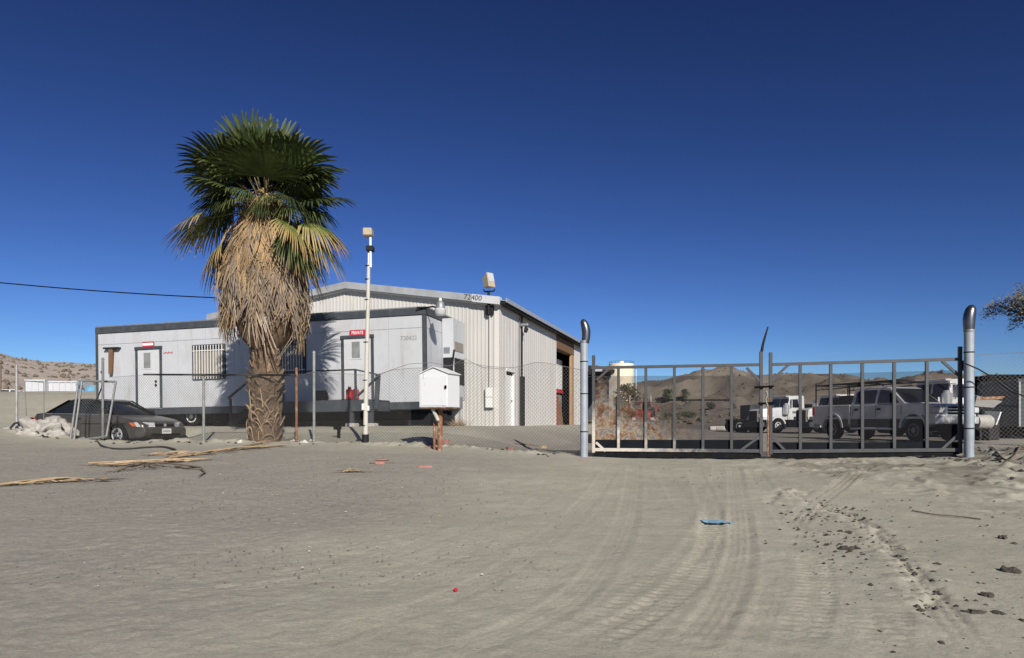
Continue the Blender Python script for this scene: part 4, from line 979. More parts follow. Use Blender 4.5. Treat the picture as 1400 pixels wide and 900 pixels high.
def screen_mat(nm, rusty):
    """fine expanded metal, its holes far below a pixel: part metal, part open"""
    m = mat(nm, (.018,.018,.020), .8, spec=.05, var=.2, scale=3); nt = m.node_tree; N = nt.nodes; L = nt.links; b = N['Principled BSDF']
    tr_ = N.new('ShaderNodeBsdfTransparent'); mx = N.new('ShaderNodeMixShader'); out = [n for n in N if n.type == 'OUTPUT_MATERIAL'][0]
    if rusty:
        f, op, *_ = worn(m, True); nz = N.new('ShaderNodeTexNoise'); nz.inputs['Scale'].default_value = 7; nz.inputs['Detail'].default_value = 6
        tc = N.new('ShaderNodeTexCoord'); L.new(tc.outputs['Object'], nz.inputs[0])
        k = op('ADD', .42, op('MULTIPLY', f, op('ADD', .12, op('MULTIPLY', nz.outputs[0], .66)))); L.new(k, mx.inputs[0])
    else: mx.inputs[0].default_value = .42
    L.new(tr_.outputs[0], mx.inputs[1]); L.new(b.outputs[0], mx.inputs[2]); L.new(mx.outputs[0], out.inputs[0]); return m
M['screen'] = screen_mat('screen', False); M['screen_rusty'] = screen_mat('screen_rusty', True)
GA, GB = Vector((1.82, 15.16, 0)), Vector((8.89, 13.60, 0)); gd = (GB-GA).normalized(); grz = math.atan2(gd.y, gd.x); gn = Vector((-gd.y, gd.x, 0))
def GT(x, y):
    a = (x-700)/F; t = (a*GA.y-GA.x)/(gd.x-a*gd.y); p = GA+gd*t; return t, EYE+(HZ-y)/F*p.y
def leaf(label, sx0, sx1, bars, top, bot, pm, sm, stile_top, braces, scr, plate_y):
    x0, z0 = GT(sx0, 619); o = GA+gd*x0; o.z = gz(o.x, o.y)
    t = thing('swing_gate', label, 'gate', o, grz)
    L = lambda x, y: (GT(x, y)[0]-x0, GT(x, y)[1]-o.z)
    xa, xb = 0.0, GT(sx1, 600)[0]-x0; za, zb = L(sx0, top[0])[1], L(sx1, top[1])[1]; ba, bb_ = L(sx0, bot[0])[1], L(sx1, bot[1])[1]
    zt = lambda x: za+(zb-za)*x/xb; zl = lambda x: ba+(bb_-ba)*x/xb
    for x, yt in ((xa, stile_top[0]), (xb, stile_top[1])):
        px = sx0 if x == xa else sx1
        MB().bb(x-.034, x+.034, -.034, .034, zl(x)-.05, L(px, yt)[1]).build('stile', pm, t, bevel=.006)
    MB().bar((xa+.036, 0, zt(0)), (xb-.036, 0, zt(xb)), .06, .06).build('top_rail', pm, t)
    MB().bar((xa+.036, 0, zl(0)+.02), (xb-.036, 0, zl(xb)+.02), .06, .07).build('bottom_rail', pm, t)
    for px in bars:
        x = L(px, 550)[0]; MB().bb(x-.03, x+.03, -.028, .028, zl(x)+.056, zt(x)-.031).build('bar', pm, t, bevel=.005)
    for (ax, ay, bx, by) in braces:
        a, c = L(ax, ay), L(bx, by); MB().bar((a[0], -.004, a[1]), (c[0], -.004, c[1]), .05, .05, up=(0, 1, 0)).build('brace', pm, t)
    ztop_a, ztop_b = L(sx0, scr[0])[1], L(sx1, scr[1])[1]; zpa, zpb = L(sx0, plate_y)[1], L(sx1, plate_y)[1]
    s = MB(); s.add([(.035, .036, zpa+.001), (xb-.035, .036, zpb+.001), (xb-.035, .036, ztop_b), (.035, .036, ztop_a)], [(0, 1, 2, 3)]); s.build('screen', sm, t)
    edges = [0]+[L(p, 600)[0] for p in bars]+[xb]
    for a, c in zip(edges[:-1], edges[1:]):
        MB().add([(a+.004, .032, zl(a)), (c-.004, .032, zl(c)), (c-.004, .032, zpa+(zpb-zpa)*c/xb), (a+.004, .032, zpa+(zpb-zpa)*a/xb),
                  (a+.004, .044, zl(a)), (c-.004, .044, zl(c)), (c-.004, .044, zpa+(zpb-zpa)*c/xb), (a+.004, .044, zpa+(zpb-zpa)*a/xb)],
                 [(0,1,2,3),(7,6,5,4),(0,4,5,1),(3,2,6,7),(1,5,6,2),(0,3,7,4)]).build('kick_panel', M['kick'], t)
    n = 14; b = MB()                                    # rubber belt hanging from the bottom rail
    vs = []
    for i in range(n+1):
        x = xa+(xb-xa)*i/n; w_ = o+gd*x; zg = gz(w_.x, w_.y)-o.z+.015+.02*math.sin(i*1.9)
        for y, z in ((.002, zl(x)-.012), (.012, zl(x)-.012), (.006+.02*math.sin(i), zg), (-.004+.02*math.sin(i), zg)): vs.append((x, y, z))
    fs = [(4*i+k, 4*i+(k+1) % 4, 4*i+4+(k+1) % 4, 4*i+4+k) for i in range(n) for k in range(4)]
    b.add(vs, fs+[(3, 2, 1, 0), tuple(range(4*n, 4*n+4))]).build('rubber_skirt', M['rubber'], t)
    return t, L
g1, L1 = leaf('left gate leaf of grey bars with a rust-stained lower corner', 811.5, 1040.5, [845.5, 883, 922, 961, 1000], (503, 498.7), (616, 618), M['gate_worn'], M['screen_rusty'], (486, 481),
              [(816, 520, 832, 505), (1020.5, 503, 1038.5, 521), (1013.5, 615, 1038.5, 597), (815, 605, 828, 617)], (514, 513.5), 601.5)
g2, L2_ = leaf('right gate leaf of grey bars in front of the silver pickup', 1053.5, 1312.5, [1094, 1135.7, 1178.8, 1222.4, 1267], (498.6, 491.2), (618.5, 616.5), M['gate_paint'], M['screen'], (482, 474),
               [(1055, 520, 1078, 499), (1288, 494, 1310, 513), (1055, 597, 1074, 617), (1285, 616, 1310, 594)], (513, 506), 605)
a = L1(1041, 481); c1 = L1(1044, 470); c2 = L1(1050, 447)
MB().tube([(a[0], 0, a[1]-.02), (c1[0]-.01, 0, c1[1]), (c1[0]+.01, 0, c1[1]+.08), (c2[0], 0, c2[1])], [.03, .026, .024, .014], 6).build('bent_tip', M['dark'], g1)
a, c = L1(897, 547), L1(997, 547); MB().tube([(a[0], .06, a[1]), (c[0], .06, c[1])], .016).bb(c[0]-.09, c[0], .02, .09, c[1]-.03, c[1]+.03).build('latch_rod', M['dark'], g1)
for (ax, ay, bx, by, r) in ((1031, 530, 1057, 528.5, .035), (1036, 552, 1058, 551, .03)):
    a, c = L1(ax, ay), L1(bx, by); MB().bar((a[0], -.06, a[1]), (c[0], -.06, c[1]), r*1.6, .04).build('latch_bar', M['black'], g1)
a, c = L2_(1050.2, 544), L2_(1049.5, 624); MB().tube([(a[0], -.02, a[1]), (c[0], -.02, c[1])], .018).build('drop_rod', M['rust'], g2)
a = L1(1046, 545); ch = MB()
for k in range(9): ch.lathe([(.012, -.03), (.028, 0), (.012, .03)], 6, (a[0]+.02+.015*math.sin(k), -.07, a[1]+.13-k*.035))
ch.build('chain', M['junk_grey'], g1)
# hinges
for zy in (506, 600):
    a = L1(806.5, zy); MB().lathe([(.035, -.1), (.04, -.05), (.04, .05), (.035, .1)], 10, (a[0], 0, a[1])).bar((a[0], 0, a[1]), (0, 0, a[1]), .03, .05).build('hinge', M['dark'], g1)
    a = L2_(1317, zy-6); MB().lathe([(.03, -.1), (.035, -.05), (.035, .05), (.03, .1)], 10, (a[0], 0, a[1])).bar((a[0], 0, a[1]), (GT(1312.5, 550)[0]-GT(1053.5, 619)[0], 0, a[1]), .03, .05).build('hinge', M['dark'], g2)
# gate posts with exhaust elbows on top
def gate_post(label, px, w_px, base_y, pipe_y, elbow, Y):
    p = P(px, base_y, Y); p.z = gz(p.x, p.y); r = w_px/2/F*Y
    t = thing('gate_post', label, 'post', p, 0, 'galvanised gate posts with elbow tops')
    tilt = lambda y: (elbow[0][0]-px)/F*Y*0
    zt = EYE+(HZ-pipe_y)/F*Y-p.z
    MB().tube([(0, 0, -.3), (0, 0, zt)], r, 24).build('post', M['pale_post'], t)
    MB().tube([(r*.55, -r*.85, .02), (r*.55, -r*.85, zt)], .006, 5).build('weld_seam', M['galv'], t)
    for k in (.22, .55, .83): MB().lathe([(r+.004, zt*k-.012), (r+.007, zt*k), (r+.004, zt*k+.012)], 24).build('band', M['dark'], t)
    pts, rs = [], []
    for ex, ey, ew in elbow:
        pts.append(((ex-px)/F*Y, 0, EYE+(HZ-ey)/F*Y-p.z)); rs.append(ew/2/F*Y)
    e = MB().tube(pts, rs, 24); e.build('elbow', M['steel_dark'], t, ang=60)
    MB().lathe([(r*1.02, zt-.02), (r*1.10, zt-.0), (r*1.06, zt+.03)], 24).build('collar', M['galv'], t)
gate_post('left gate post with dark elbow curving over to the left', 798.5, 10.5, 623, 468, [(800, 469, 10.5), (801.3, 461, 11.6), (801.4, 454, 12), (800.4, 448, 11.6), (798.8, 443, 10.4), (797.2, 439.5, 8.2), (796, 437.6, 4.5), (795.6, 437, 1.2)], 15.05)
gate_post('right gate post with dark elbow curving over to the right', 1325, 12.6, 618, 453, [(1325, 455, 12.5), (1324.6, 445, 14.2), (1324.9, 436, 15), (1326, 429, 14.6), (1327.6, 423.5, 13), (1329.2, 420, 10), (1330.3, 418.4, 5.5), (1330.8, 417.8, 1.5)], 13.4)

# ------------------------------------------------------------------ tall light pole and white box on a post
lp_ = P(499.5, 606, 16.25); lp_.z = gz(lp_.x, lp_.y); YP = 16.25
t = thing('light_pole', 'tall slim white pole with small lamps at its top', 'light pole', lp_)
H = lambda y: EYE+(HZ-y)/F*YP-lp_.z; X_ = lambda x: (x-499.5)/F*YP
MB().tube([(0, 0, -.1), (X_(500.5), 0, H(540)), (X_(503), 0, H(420)), (X_(504), 0, H(361))], [.060, .055, .047, .042], 14).build('pole', M['pole'], t)
MB().tube([(X_(507), -.02, H(366)), (X_(506.6), -.02, H(324))], .030, 10).build('mast_pipe', M['white_paint'], t)
MB().tube([(X_(503.6), .02, H(362)), (X_(503.8), .02, H(345))], .022, 8).build('short_pipe', M['white_paint'], t)
MB().tube([(0, 0, -.05), (0, 0, H(594))], .085, 14).build('base_sleeve', M['dark'], t)
for y in (363.5, 382, 410, 468, 520, 582): MB().lathe([(.055+.010*(y>450), H(y)-.010), (.061+.010*(y>450), H(y)), (.055+.010*(y>450), H(y)+.010)], 14, (X_(502-(y-400)*.02), 0, 0)).build('clamp', M['dark'], t)
MB().bb(X_(497), X_(509.5), -.12, .14, H(323.5), H(313)).build('lamp_head', M['tan_housing'], t, bevel=.02)
MB().bb(X_(498.5), X_(508.5), .142, .15, H(321.5), H(315)).build('lens', M['lamp_glass'], t)
MB().bb(X_(501), X_(511), -.08, .12, H(344), H(336.5)).build('lower_lamp', M['dark'], t, bevel=.02)
MB().bb(X_(495.5), X_(499), -.1, -.02, H(561), H(552)).bb(X_(502.5), X_(505.5), -.08, 0, H(562), H(555)).build('junction_box', M['white_paint'], t, bevel=.01)

YB = 15.2; bp_ = P(601, 604, YB); bp_.z = gz(bp_.x, bp_.y)
t = thing('post_box', 'white gable-topped metal box on a rusty post in front of the fence', 'box', bp_, R(-24))
Hb = lambda y: EYE+(HZ-y)/F*YB-bp_.z
W2, D2, z0, z1, zr_ = .36, .26, Hb(557), Hb(512), Hb(503.5)
b = MB(); b.add([(-W2, -D2, z0), (W2, -D2, z0), (W2, D2, z0), (-W2, D2, z0), (-W2, -D2, z1), (W2, -D2, z1), (W2, D2, z1), (-W2, D2, z1), (0, -D2, zr_-.02), (0, D2, zr_-.02)],
                [(3,2,1,0),(0,1,5,8,4),(2,3,7,9,6),(1,2,6,5),(3,0,4,7)]); bx = b.build('case', M['box_white'], t)
for s in (-1, 1): MB().plate([(0, -D2-.03, zr_), (s*(W2+.03), -D2-.03, z1-.01), (s*(W2+.03), D2+.03, z1-.01), (0, D2+.03, zr_)], .015, (s*.2, 0, 1)).build('roof_panel', M['box_white'], t)
MB().bb(-W2+.03, W2-.03, -D2-.012, -D2-.001, z0+.03, z1-.06).build('door', M['box_white'], t)
MB().bb(W2-.07, W2-.02, -D2-.05, -D2-.013, (z0+z1)/2+.03, (z0+z1)/2+.10).build('latch', M['black'], t, bevel=.01)
MB().bb(-W2+.01, W2-.01, -D2+.01, D2-.01, z0-.025, z0-.001).build('floor_plate', M['rust'], t)
MB().tube([(0, 0, -.1), (.02, 0, z0-.026)], .055, 10).build('post', M['rust'], t)
MB().tube([(-.17, .06, -.05), (-.16, .05, Hb(577))], .028, 8).build('stub_post', M['rust'], t)
MB().tube([(.0, -.06, Hb(575)), (-.10, -.14, z0-.03)], .04, 8).build('prop', M['pole'], t)
# ------------------------------------------------------------------ vehicles
def arc(cx, cz, r, a0, a1, n=9):
    return [(cx+r*math.cos(R(a0+(a1-a0)*k/(n-1))), cz+r*math.sin(R(a0+(a1-a0)*k/(n-1)))) for k in range(n)]
def side_plates(pts, hw, t=.008, side=1, off=.002):
    n = len(pts); vs = [(x, side*(hw(x, z)+off), z) for x, z in pts]+[(x, side*(hw(x, z)+off+t), z) for x, z in pts]
    return vs, [tuple(range(n-1, -1, -1)), tuple(range(n, 2*n))]+[(i, (i+1) % n, n+(i+1) % n, n+i) for i in range(n)]
def sedan(label, loc, rz, paint, group=None):
    t = thing('sedan', label, 'car', loc, rz, group)
    def hw(x, z):
        p = .84-.10*max(0, (abs(x)-1.45)/.7)**2; k = 1-.055*max(0, (z-.62)/.3)-.05*max(0, (.45-z)/.25); return p*k
    body = [(2.02, .20), (2.13, .27), (2.16, .46), (2.12, .58), (2.02, .66), (1.7, .75), (1.3, .82), (.95, .87), (0, .90), (-1.4, .92), (-1.55, .94), (-2.02, .91), (-2.12, .82), (-2.14, .52), (-2.10, .30), (-1.95, .22)] + \
        [(-1.60, .20)]+arc(-1.24, .30, .345, 170, 10)+[(-.86, .18), (.92, .18)]+arc(1.30, .30, .345, 170, 10)+[(1.68, .20)]
    MB().shell(body, hw, inset=.025).build('body', paint, t, ang=40)
    def gw(x, z): return .755-.20*max(0, min(1, (z-.88)/.45))-.05*max(0, (abs(x+.35)-.8))
    gh = [(.98, .86), (.22, 1.29), (-.05, 1.325), (-.60, 1.325), (-.86, 1.285), (-1.60, .91)]
    MB().shell(gh, gw, layers=(-1, -.9, 0, .9, 1), inset=.02).build('windows', M['glass'], t, ang=30)
    MB().shell([(.30, 1.275), (.20, 1.31), (-.05, 1.345), (-.60, 1.345), (-.86, 1.30), (-.93, 1.26), (-.75, 1.28), (0, 1.30)], lambda x, z: .585, inset=.03).build('roof', paint, t)
    pl = MB()
    for s in (-1, 1):
        for (x0, z0, x1, z1, w_) in ((1.0, .88, .24, 1.30, .055), (-.38, .90, -.42, 1.31, .07), (-1.60, .92, -.84, 1.30, .10)):
            pl.bar((x0, s*(gw(x0, z0)+.004), z0), (x1, s*(gw(x1, z1)+.004), z1), w_, .03)
    pl.build('pillars', M['black'] if paint is M['car_grey'] else paint, t)
    for s in (-1, 1):
        MB().add(*side_plates([(1.62, .60), (-2.0, .60), (-2.0, .63), (1.62, .63)], hw, .012, s)).build('side_moulding', M['dark'], t)
        MB().add(*side_plates([(.95, .868), (-1.5, .905), (-1.5, .92), (.95, .883)], lambda x, z: hw(x, z)-.01, .02, s)).build('belt_trim', M['galv'], t)
        for x in (.88, -.40, -1.08): MB().add(*side_plates([(x, .26), (x+.012, .26), (x+.012, .86), (x, .86)], hw, .002, s, .0)).build('door_seam', M['black'], t)
        for x in (-.30, -1.02): MB().add(*side_plates([(x, .74), (x+.20, .74), (x+.20, .78), (x, .78)], hw, .025, s)).build('handle', M['black'], t)
        MB().bb(.68, .84, s*.80-.09, s*.80+.10, .90, 1.03).build('mirror', M['dark'], t, bevel=.02)
        hy = .50
        MB().add([(2.11, s*.73, .52), (2.175, s*.36, .52), (2.125, s*.34, .645), (2.00, s*.75, .66), (1.985, s*.81, .53), (1.88, s*.81, .655)], [(0,1,2,3), (4,0,3,5)]).build('headlight', M['lamp_glass'], t)
        MB().add([(1.965, s*.803, .53), (1.82, s*.822, .55), (1.72, s*.826, .64), (1.86, s*.806, .645)], [(0,1,2,3)]).build('corner_light', M['amber'], t)
        MB().bar((2.10, s*.70, .395), (2.165, s*.42, .395), .03, .06).build('turn_signal', M['amber'], t)
        MB().bb(-2.145, -2.05, s*.76-.10, s*.66, .58, .80).build('tail_light', M['red'], t)
    MB().bb(2.03, 2.155, -.33, .33, .53, .61).build('grille', M['black'], t, bevel=.01)
    MB().lathe([(.045, 0), (.045, .01), (0, .012)], 14, (0, 0, 0), 'x').build('emblem', M['chrome'], t).location = (2.156, 0, .575)
    MB().shell([(2.02, .22), (2.15, .26), (2.205, .34), (2.205, .46), (2.15, .50), (2.0, .49), (1.9, .3)], lambda x, z: .83-.35*max(0, x-1.95), inset=.03).build('front_bumper', paint, t)
    MB().bb(2.19, 2.212, -.50, .50, .27, .335).build('lower_intake', M['black'], t)
    pb = MB().bb(2.213, 2.225, -.16, .16, .33, .48).build('licence_plate', M['white_paint'], t)
    for k in range(6): MB().bb(2.2255, 2.2275, -.12+k*.042, -.095+k*.042, .375, .425).build('mark', M['letter_grey'], pb)
    MB().shell([(-1.9, .22), (-2.16, .26), (-2.21, .34), (-2.20, .50), (-2.0, .52)], lambda x, z: .82, inset=.03).build('rear_bumper', paint, t)
    MB().bb(-1.9, 1.9, -.62, .62, .20, .60).build('underbody', M['black'], t)
    for x in (1.30, -1.24):
        for s in (-1, 1): wheel(t, (x, s*.74, .30), .30, .19, M['chrome'] if paint is M['car_grey'] else M['galv'], s, rimk=.66)
    for s in (-.25, .35): MB().bar((.98, s, .885), (.86, s-.5, .965), .015, .02).build('wiper', M['black'], t)
    return t
SR = math.atan2(-.33, .945)
sedan('dark grey dusty sedan parked behind the left fence', (-12.01, 20.33, .955), SR, M['car_grey'])
p = P(8, 540, 49); p.z = gz(p.x, p.y); sedan('pale car far off behind the sand bank at the left edge', p, R(200), M['truck_white'])

def pickup(loc, rz):
    t = thing('pickup_truck', 'silver crew cab pickup with a ladder rack behind the right gate', 'pickup', loc, rz)
    def hw(x, z): return (.985-.05*max(0, (x-2.3)/.7)**2)*(1-.03*max(0, (z-1.0)/.4))
    top = [(2.86, .62), (2.93, .80), (2.93, 1.16), (2.86, 1.26), (2.5, 1.31), (1.55, 1.36), (1.45, 1.34), (-1.02, 1.34)]
    bot = [(-.98, .52), (1.40, .50)]+arc(1.98, .45, .52, 172, 8)+[(2.56, .58)]
    MB().shell(top+[(-1.02, .52)]+bot[1:], hw).build('body', M['silver'], t, ang=40)
    bed = [(-1.06, 1.36), (-3.12, 1.36), (-3.17, 1.28), (-3.17, .66), (-3.1, .58), (-2.56, .56)]+arc(-1.98, .45, .52, 172, 8)+[(-1.40, .52), (-1.06, .52)]
    MB().shell(bed, lambda x, z: .97 if z > .8 else .99).build('bed', M['silver'], t, ang=40)
    for s in (-1, 1):
        for cx in (1.98, -1.98):
            o_, i_ = arc(cx, .45, .60, 178, 2, 13), arc(cx, .45, .515, 178, 2, 13)
            vs = [(x, s*.975, z) for x, z in o_]+[(x, s*1.035, z) for x, z in o_]+[(x, s*1.035, z) for x, z in i_]+[(x, s*.975, z) for x, z in i_]
            n = 13; MB().add(vs, [(r_*n+k, r_*n+k+1, ((r_+1) % 4)*n+k+1, ((r_+1) % 4)*n+k) for r_ in range(4) for k in range(n-1)]+[(0, n, 2*n, 3*n), (n-1, 2*n-1, 3*n-1, 4*n-1)]).build('fender_flare', M['silver'], t)
    def gw(x, z): return .93-.16*max(0, min(1, (z-1.34)/.66))
    MB().shell([(1.56, 1.33), (.80, 1.93), (.52, 2.0), (-.70, 2.0), (-.95, 1.94), (-1.03, 1.33)], gw, layers=(-1, -.95, 0, .95, 1), inset=.03).build('cab', M['silver'], t, ang=35)
    MB().add([(1.50, -.84, 1.395), (1.50, .84, 1.395), (.86, .70, 1.90), (.86, -.70, 1.90), (1.513, -.84, 1.41), (1.513, .84, 1.41), (.873, .70, 1.915), (.873, -.70, 1.915)], [(4,5,6,7), (3,2,1,0), (0,1,5,4), (1,2,6,5), (2,3,7,6), (3,0,4,7)]).build('windshield', M['glass'], t)
    for s in (-1, 1):
        for pts in ([(1.30, 1.39), (.78, 1.84), (.34, 1.88), (.30, 1.39)], [(.18, 1.39), (.20, 1.88), (-.66, 1.88), (-.80, 1.82), (-.82, 1.39)]):
            MB().add(*side_plates(pts, gw, .008, s, .003)).build('side_window', M['glass'], t)
        for x in (1.42, .24, -.90): MB().add(*side_plates([(x, .60), (x+.015, .60), (x+.015, 1.33), (x, 1.33)], hw, .003, s, 0)).build('door_seam', M['black'], t)
        for x in (.32, -.80): MB().add(*side_plates([(x, 1.12), (x+.16, 1.12), (x+.16, 1.20), (x, 1.20)], hw, .03, s)).build('handle', M['black'], t)
        MB().bb(1.02, 1.20, s*1.05-.10, s*1.05+.13, 1.38, 1.72).bar((1.15, s*.95, 1.42), (1.12, s*1.05, 1.45), .05).build('mirror', M['black'], t, bevel=.03)
        MB().add(*side_plates([(2.4, .80), (-2.9, .80), (-2.9, .87), (2.4, .87)], lambda x, z: hw(x, z), .015, s)).build('side_moulding', M['silver'], t)
        MB().tube([(1.25, s*1.02, .44), (-.95, s*1.02, .44)], .045, 10).build('step_bar', M['chrome'], t)
        MB().bb(2.70, 2.985, s*.60, s*.955, .97, 1.21).build('headlight_bezel', M['dark'], t, bevel=.02)
        MB().bb(2.66, 3.02, s*.63, s*.972, .995, 1.185).build('headlight', M['lamp_glass'], t, bevel=.02)
        MB().add(*side_plates([(1.40, .50), (-.98, .52), (-.98, .80), (1.40, .80)], hw, .012, s)).add(*side_plates([(-1.42, .54), (-1.10, .54), (-1.10, .80), (-1.42, .80)], hw, .02, s)).build('rocker_panel', M['cladding'], t)
        MB().bb(2.60, 2.695, s*.96, s*.985, .97, 1.20).build('marker_light', M['lamp_glass'], t)
        MB().bb(-3.18, -3.0, s*.90, s*.985, .95, 1.30).build('tail_light', M['red'], t, bevel=.02)
    g = MB().bb(2.90, 2.985, -.58, .58, .90, 1.25).build('grille', M['chrome'], t, bevel=.03)
    for k in range(3): MB().bb(2.986, 2.992, -.52, .52, .945+k*.10, 1.015+k*.10).build('grille_slot', M['black'], g)
    MB().shell([(2.85, .60), (3.06, .63), (3.10, .70), (3.10, .84), (3.04, .88), (2.85, .88)], lambda x, z: .98-.10*max(0, x-2.95)/.15, inset=.03).build('front_bumper', M['chrome'], t)
    MB().bb(2.9, 3.04, -.75, .75, .42, .595).build('air_dam', M['black'], t)
    for s in (-1, 1): MB().lathe([(.07, 0), (.07, .012), (0, .014)], 12, (3.10, s*.62, .74), 'x').build('fog_lamp', M['lamp_glass'], t)
    MB().bb(-3.28, -3.15, -.92, .92, .55, .72).build('rear_bumper', M['chrome'], t, bevel=.02)
    MB().bb(-2.9, 2.7, -.55, .55, .38, .60).build('chassis', M['black'], t)
    MB().bb(-2.5, 1.3, -.80, .80, .55, .70).build('floor_pan', M['black'], t)
    for x in (1.98, -1.98):
        for s in (-1, 1): wheel(t, (x, s*.84, .40), .40, .27, M['galv'], s, rimk=.58, lugs=6)
    # dark tool box across the bed and the ladder rack
    MB().bb(-1.75, -1.10, -.90, .90, 1.365, 1.72).bb(-2.4, -1.76, -.60, .60, 1.365, 1.60).build('tool_box', M['dark'], t, bevel=.02)
    rk_ = MB()
    for s in (-1, 1):
        rk_.tube([(-3.05, s*.88, 2.17), (.95, s*.88, 2.17)], .028).tube([(-3.05, s*.88, 2.28), (-3.05, s*.88, 1.36)], .028).tube([(-1.15, s*.88, 1.36), (-1.15, s*.88, 2.17)], .028)
        rk_.tube([(-3.0, s*.88, 2.0), (.3, s*.88, 2.06)], .018)
    for x in (-3.05, -1.9, -.9, .1, .9): rk_.tube([(x, -.9, 2.17), (x, .9, 2.17)], .022)
    rk_.bb(-2.7, .8, -.35, .05, 2.20, 2.25).bb(-2.4, .6, .2, .5, 2.20, 2.24)
    rk_.build('ladder_rack', M['dark'], t)
    return t
pc = Vector((15.65, 28.3, 0)); pc.z = gz(pc.x, pc.y); pickup(pc, math.atan2(-.95, .31)).scale = (1.03, 1.03, 1.10)

def semi(label, ref, px, py, Y, rz, paint, sc=1.0, stacks=False):
    """road tractor; ref is the local x, y that stands at pixel px"""
    p = P(px, py, Y); c, s_ = math.cos(rz), math.sin(rz)
    o = Vector((p.x-(ref[0]*c-ref[1]*s_)*sc, p.y-(ref[0]*s_+ref[1]*c)*sc, 0)); o.z = gz(o.x, o.y)
    t = thing('semi_tractor', label, 'truck', o, rz, 'semi tractors parked in the yard'); t.scale = (sc, sc, sc)
    MB().shell([(1.15, .95), (1.22, 1.2), (1.15, 1.62), (1.0, 1.70), (-1.0, 1.88), (-1.0, .95)], lambda x, z: .62+.28*min(1, max(0, (1.2-x)/2.2)), inset=.06).build('hood', paint, t)
    g = MB().bb(1.10, 1.27, -.50, .50, .80, 1.62).build('grille', M['junk_grey'] if paint is M['truck_white'] else paint, t, bevel=.03)
    for k in range(11): MB().bb(1.271, 1.285, -.44+k*.083, -.405+k*.083, .86, 1.56).build('grille_bar', M['black'], g)
    MB().shell([(1.1, .42), (1.45, .46), (1.50, .60), (1.46, .80), (1.1, .80)], lambda x, z: 1.12-.2*max(0, x-1.3), inset=.03).build('bumper', M['trailer_trim'], t)
    for s in (-1, 1):
        o_, i_ = arc(0, .52, .68, 200, -8, 15), arc(0, .52, .57, 200, -8, 15); n = 15
        vs = [(x, s*.62, z) for x, z in o_]+[(x, s*1.16, z) for x, z in o_]+[(x, s*1.16, z) for x, z in i_]+[(x, s*.62, z) for x, z in i_]
        MB().add(vs, [(r_*n+k, r_*n+k+1, ((r_+1) % 4)*n+k+1, ((r_+1) % 4)*n+k) for r_ in range(4) for k in range(n-1)]+[(0, n, 2*n, 3*n), (n-1, 2*n-1, 3*n-1, 4*n-1)]).build('fender', paint, t)
        MB().bb(.70, 1.12, s*.62, s*1.0, .92, 1.18).build('headlight', M['lamp_glass'], t, bevel=.05)
        MB().bb(.60, .78, s*1.0, s*1.165, .90, 1.02).build('marker_light', M['amber'], t)
        MB().lathe([(.10, -.40), (.21, -.36), (.21, .28), (.13, .34), (.13, .42), (0, .44)], 14, (-.78, s*1.02, 1.72)).build('air_cleaner', M['chrome'] if paint is M['truck_white'] else M['dark'], t)
        if stacks: MB().tube([(-2.62, s*.98, .9), (-2.62, s*.98, 3.1), (-2.72, s*.98, 3.3)], [.06, .055, .05], 10).build('exhaust_stack', M['post'], t)
        MB().lathe([(.30, -.75), (.33, -.72), (.33, .72), (.30, .75)], 20, (-2.45, s*.86, .72), 'x').build('fuel_tank', M['tarp'] if sc > 1.05 else M['galv'], t)
        MB().tube([(-1.05, s*.98, 2.45), (-.95, s*1.32, 2.45), (-.95, s*1.32, 1.75), (-1.05, s*.98, 1.75)], .022, 6).bb(-.99, -.93, s*1.32-.11, s*1.32+.11, 1.80, 2.35).build('mirror', paint, t)
    cabp = [(-.98, .95), (-.98, 1.86), (-1.12, 2.55), (-1.28, 2.68), (-2.3, 2.72), (-2.42, 2.65), (-2.42, .90)]
    gw = lambda x, z: 1.0-.10*max(0, min(1, (z-1.9)/.8)); MB().shell(cabp, gw, inset=.05).build('cab', paint, t, ang=35)
    for s in (-1, 1):
        w_ = MB(); w_.add([(-.985, s*.05, 1.90), (-.985, s*.92, 1.90), (-1.085, s*.84, 2.48), (-1.085, s*.05, 2.48), (-.97, s*.05, 1.90), (-.97, s*.92, 1.90), (-1.07, s*.84, 2.48), (-1.07, s*.05, 2.48)], [(0,1,2,3), (7,6,5,4), (0,4,5,1), (3,2,6,7), (1,5,6,2), (0,3,7,4)]); w_.build('windshield', M['glass'] if paint is M['truck_white'] else M['black'], t)
        MB().add(*side_plates([(-1.15, 1.85), (-1.22, 2.42), (-1.85, 2.45), (-1.85, 1.85)], gw, .01, s, .002)).build('side_window', M['glass'], t)
        MB().add(*side_plates([(-1.08, 1.0), (-1.10, 1.0), (-1.10, 2.5), (-1.08, 2.5)], gw, .004, s, 0)).add(*side_plates([(-1.95, 1.0), (-1.97, 1.0), (-1.97, 2.5), (-1.95, 2.5)], gw, .004, s, 0)).build('door_seam', M['dark'], t)
        MB().bb(-1.9, -1.15, s*.82, s*1.03, .45, .55).build('step', M['galv'], t)
        for k in range(3): MB().add(*side_plates([(-1.35-k*.14, 1.42), (-1.46-k*.14, 1.42), (-1.46-k*.14, 1.58), (-1.35-k*.14, 1.58)], gw, .003, s, .002)).build('door_mark', M['letter_grey'], t)
    MB().bb(-1.30, -.92, -.85, .85, 2.60, 2.70).build('sun_visor', paint, t, bevel=.02)
    for k in range(5): MB().bb(-1.42, -1.30, -.61+k*.29, -.55+k*.29, 2.70, 2.735).build('roof_light', M['amber'], t)
    for s in (-1, 1): MB().bb(-7.2, 1.1, s*.42-.05, s*.42+.05, .70, .95).build('frame_rail', M['black'], t)
    MB().bb(-3.1, -2.45, -.95, .95, .9, 2.1).build('headache_rack', M['black'], t, bevel=.03)
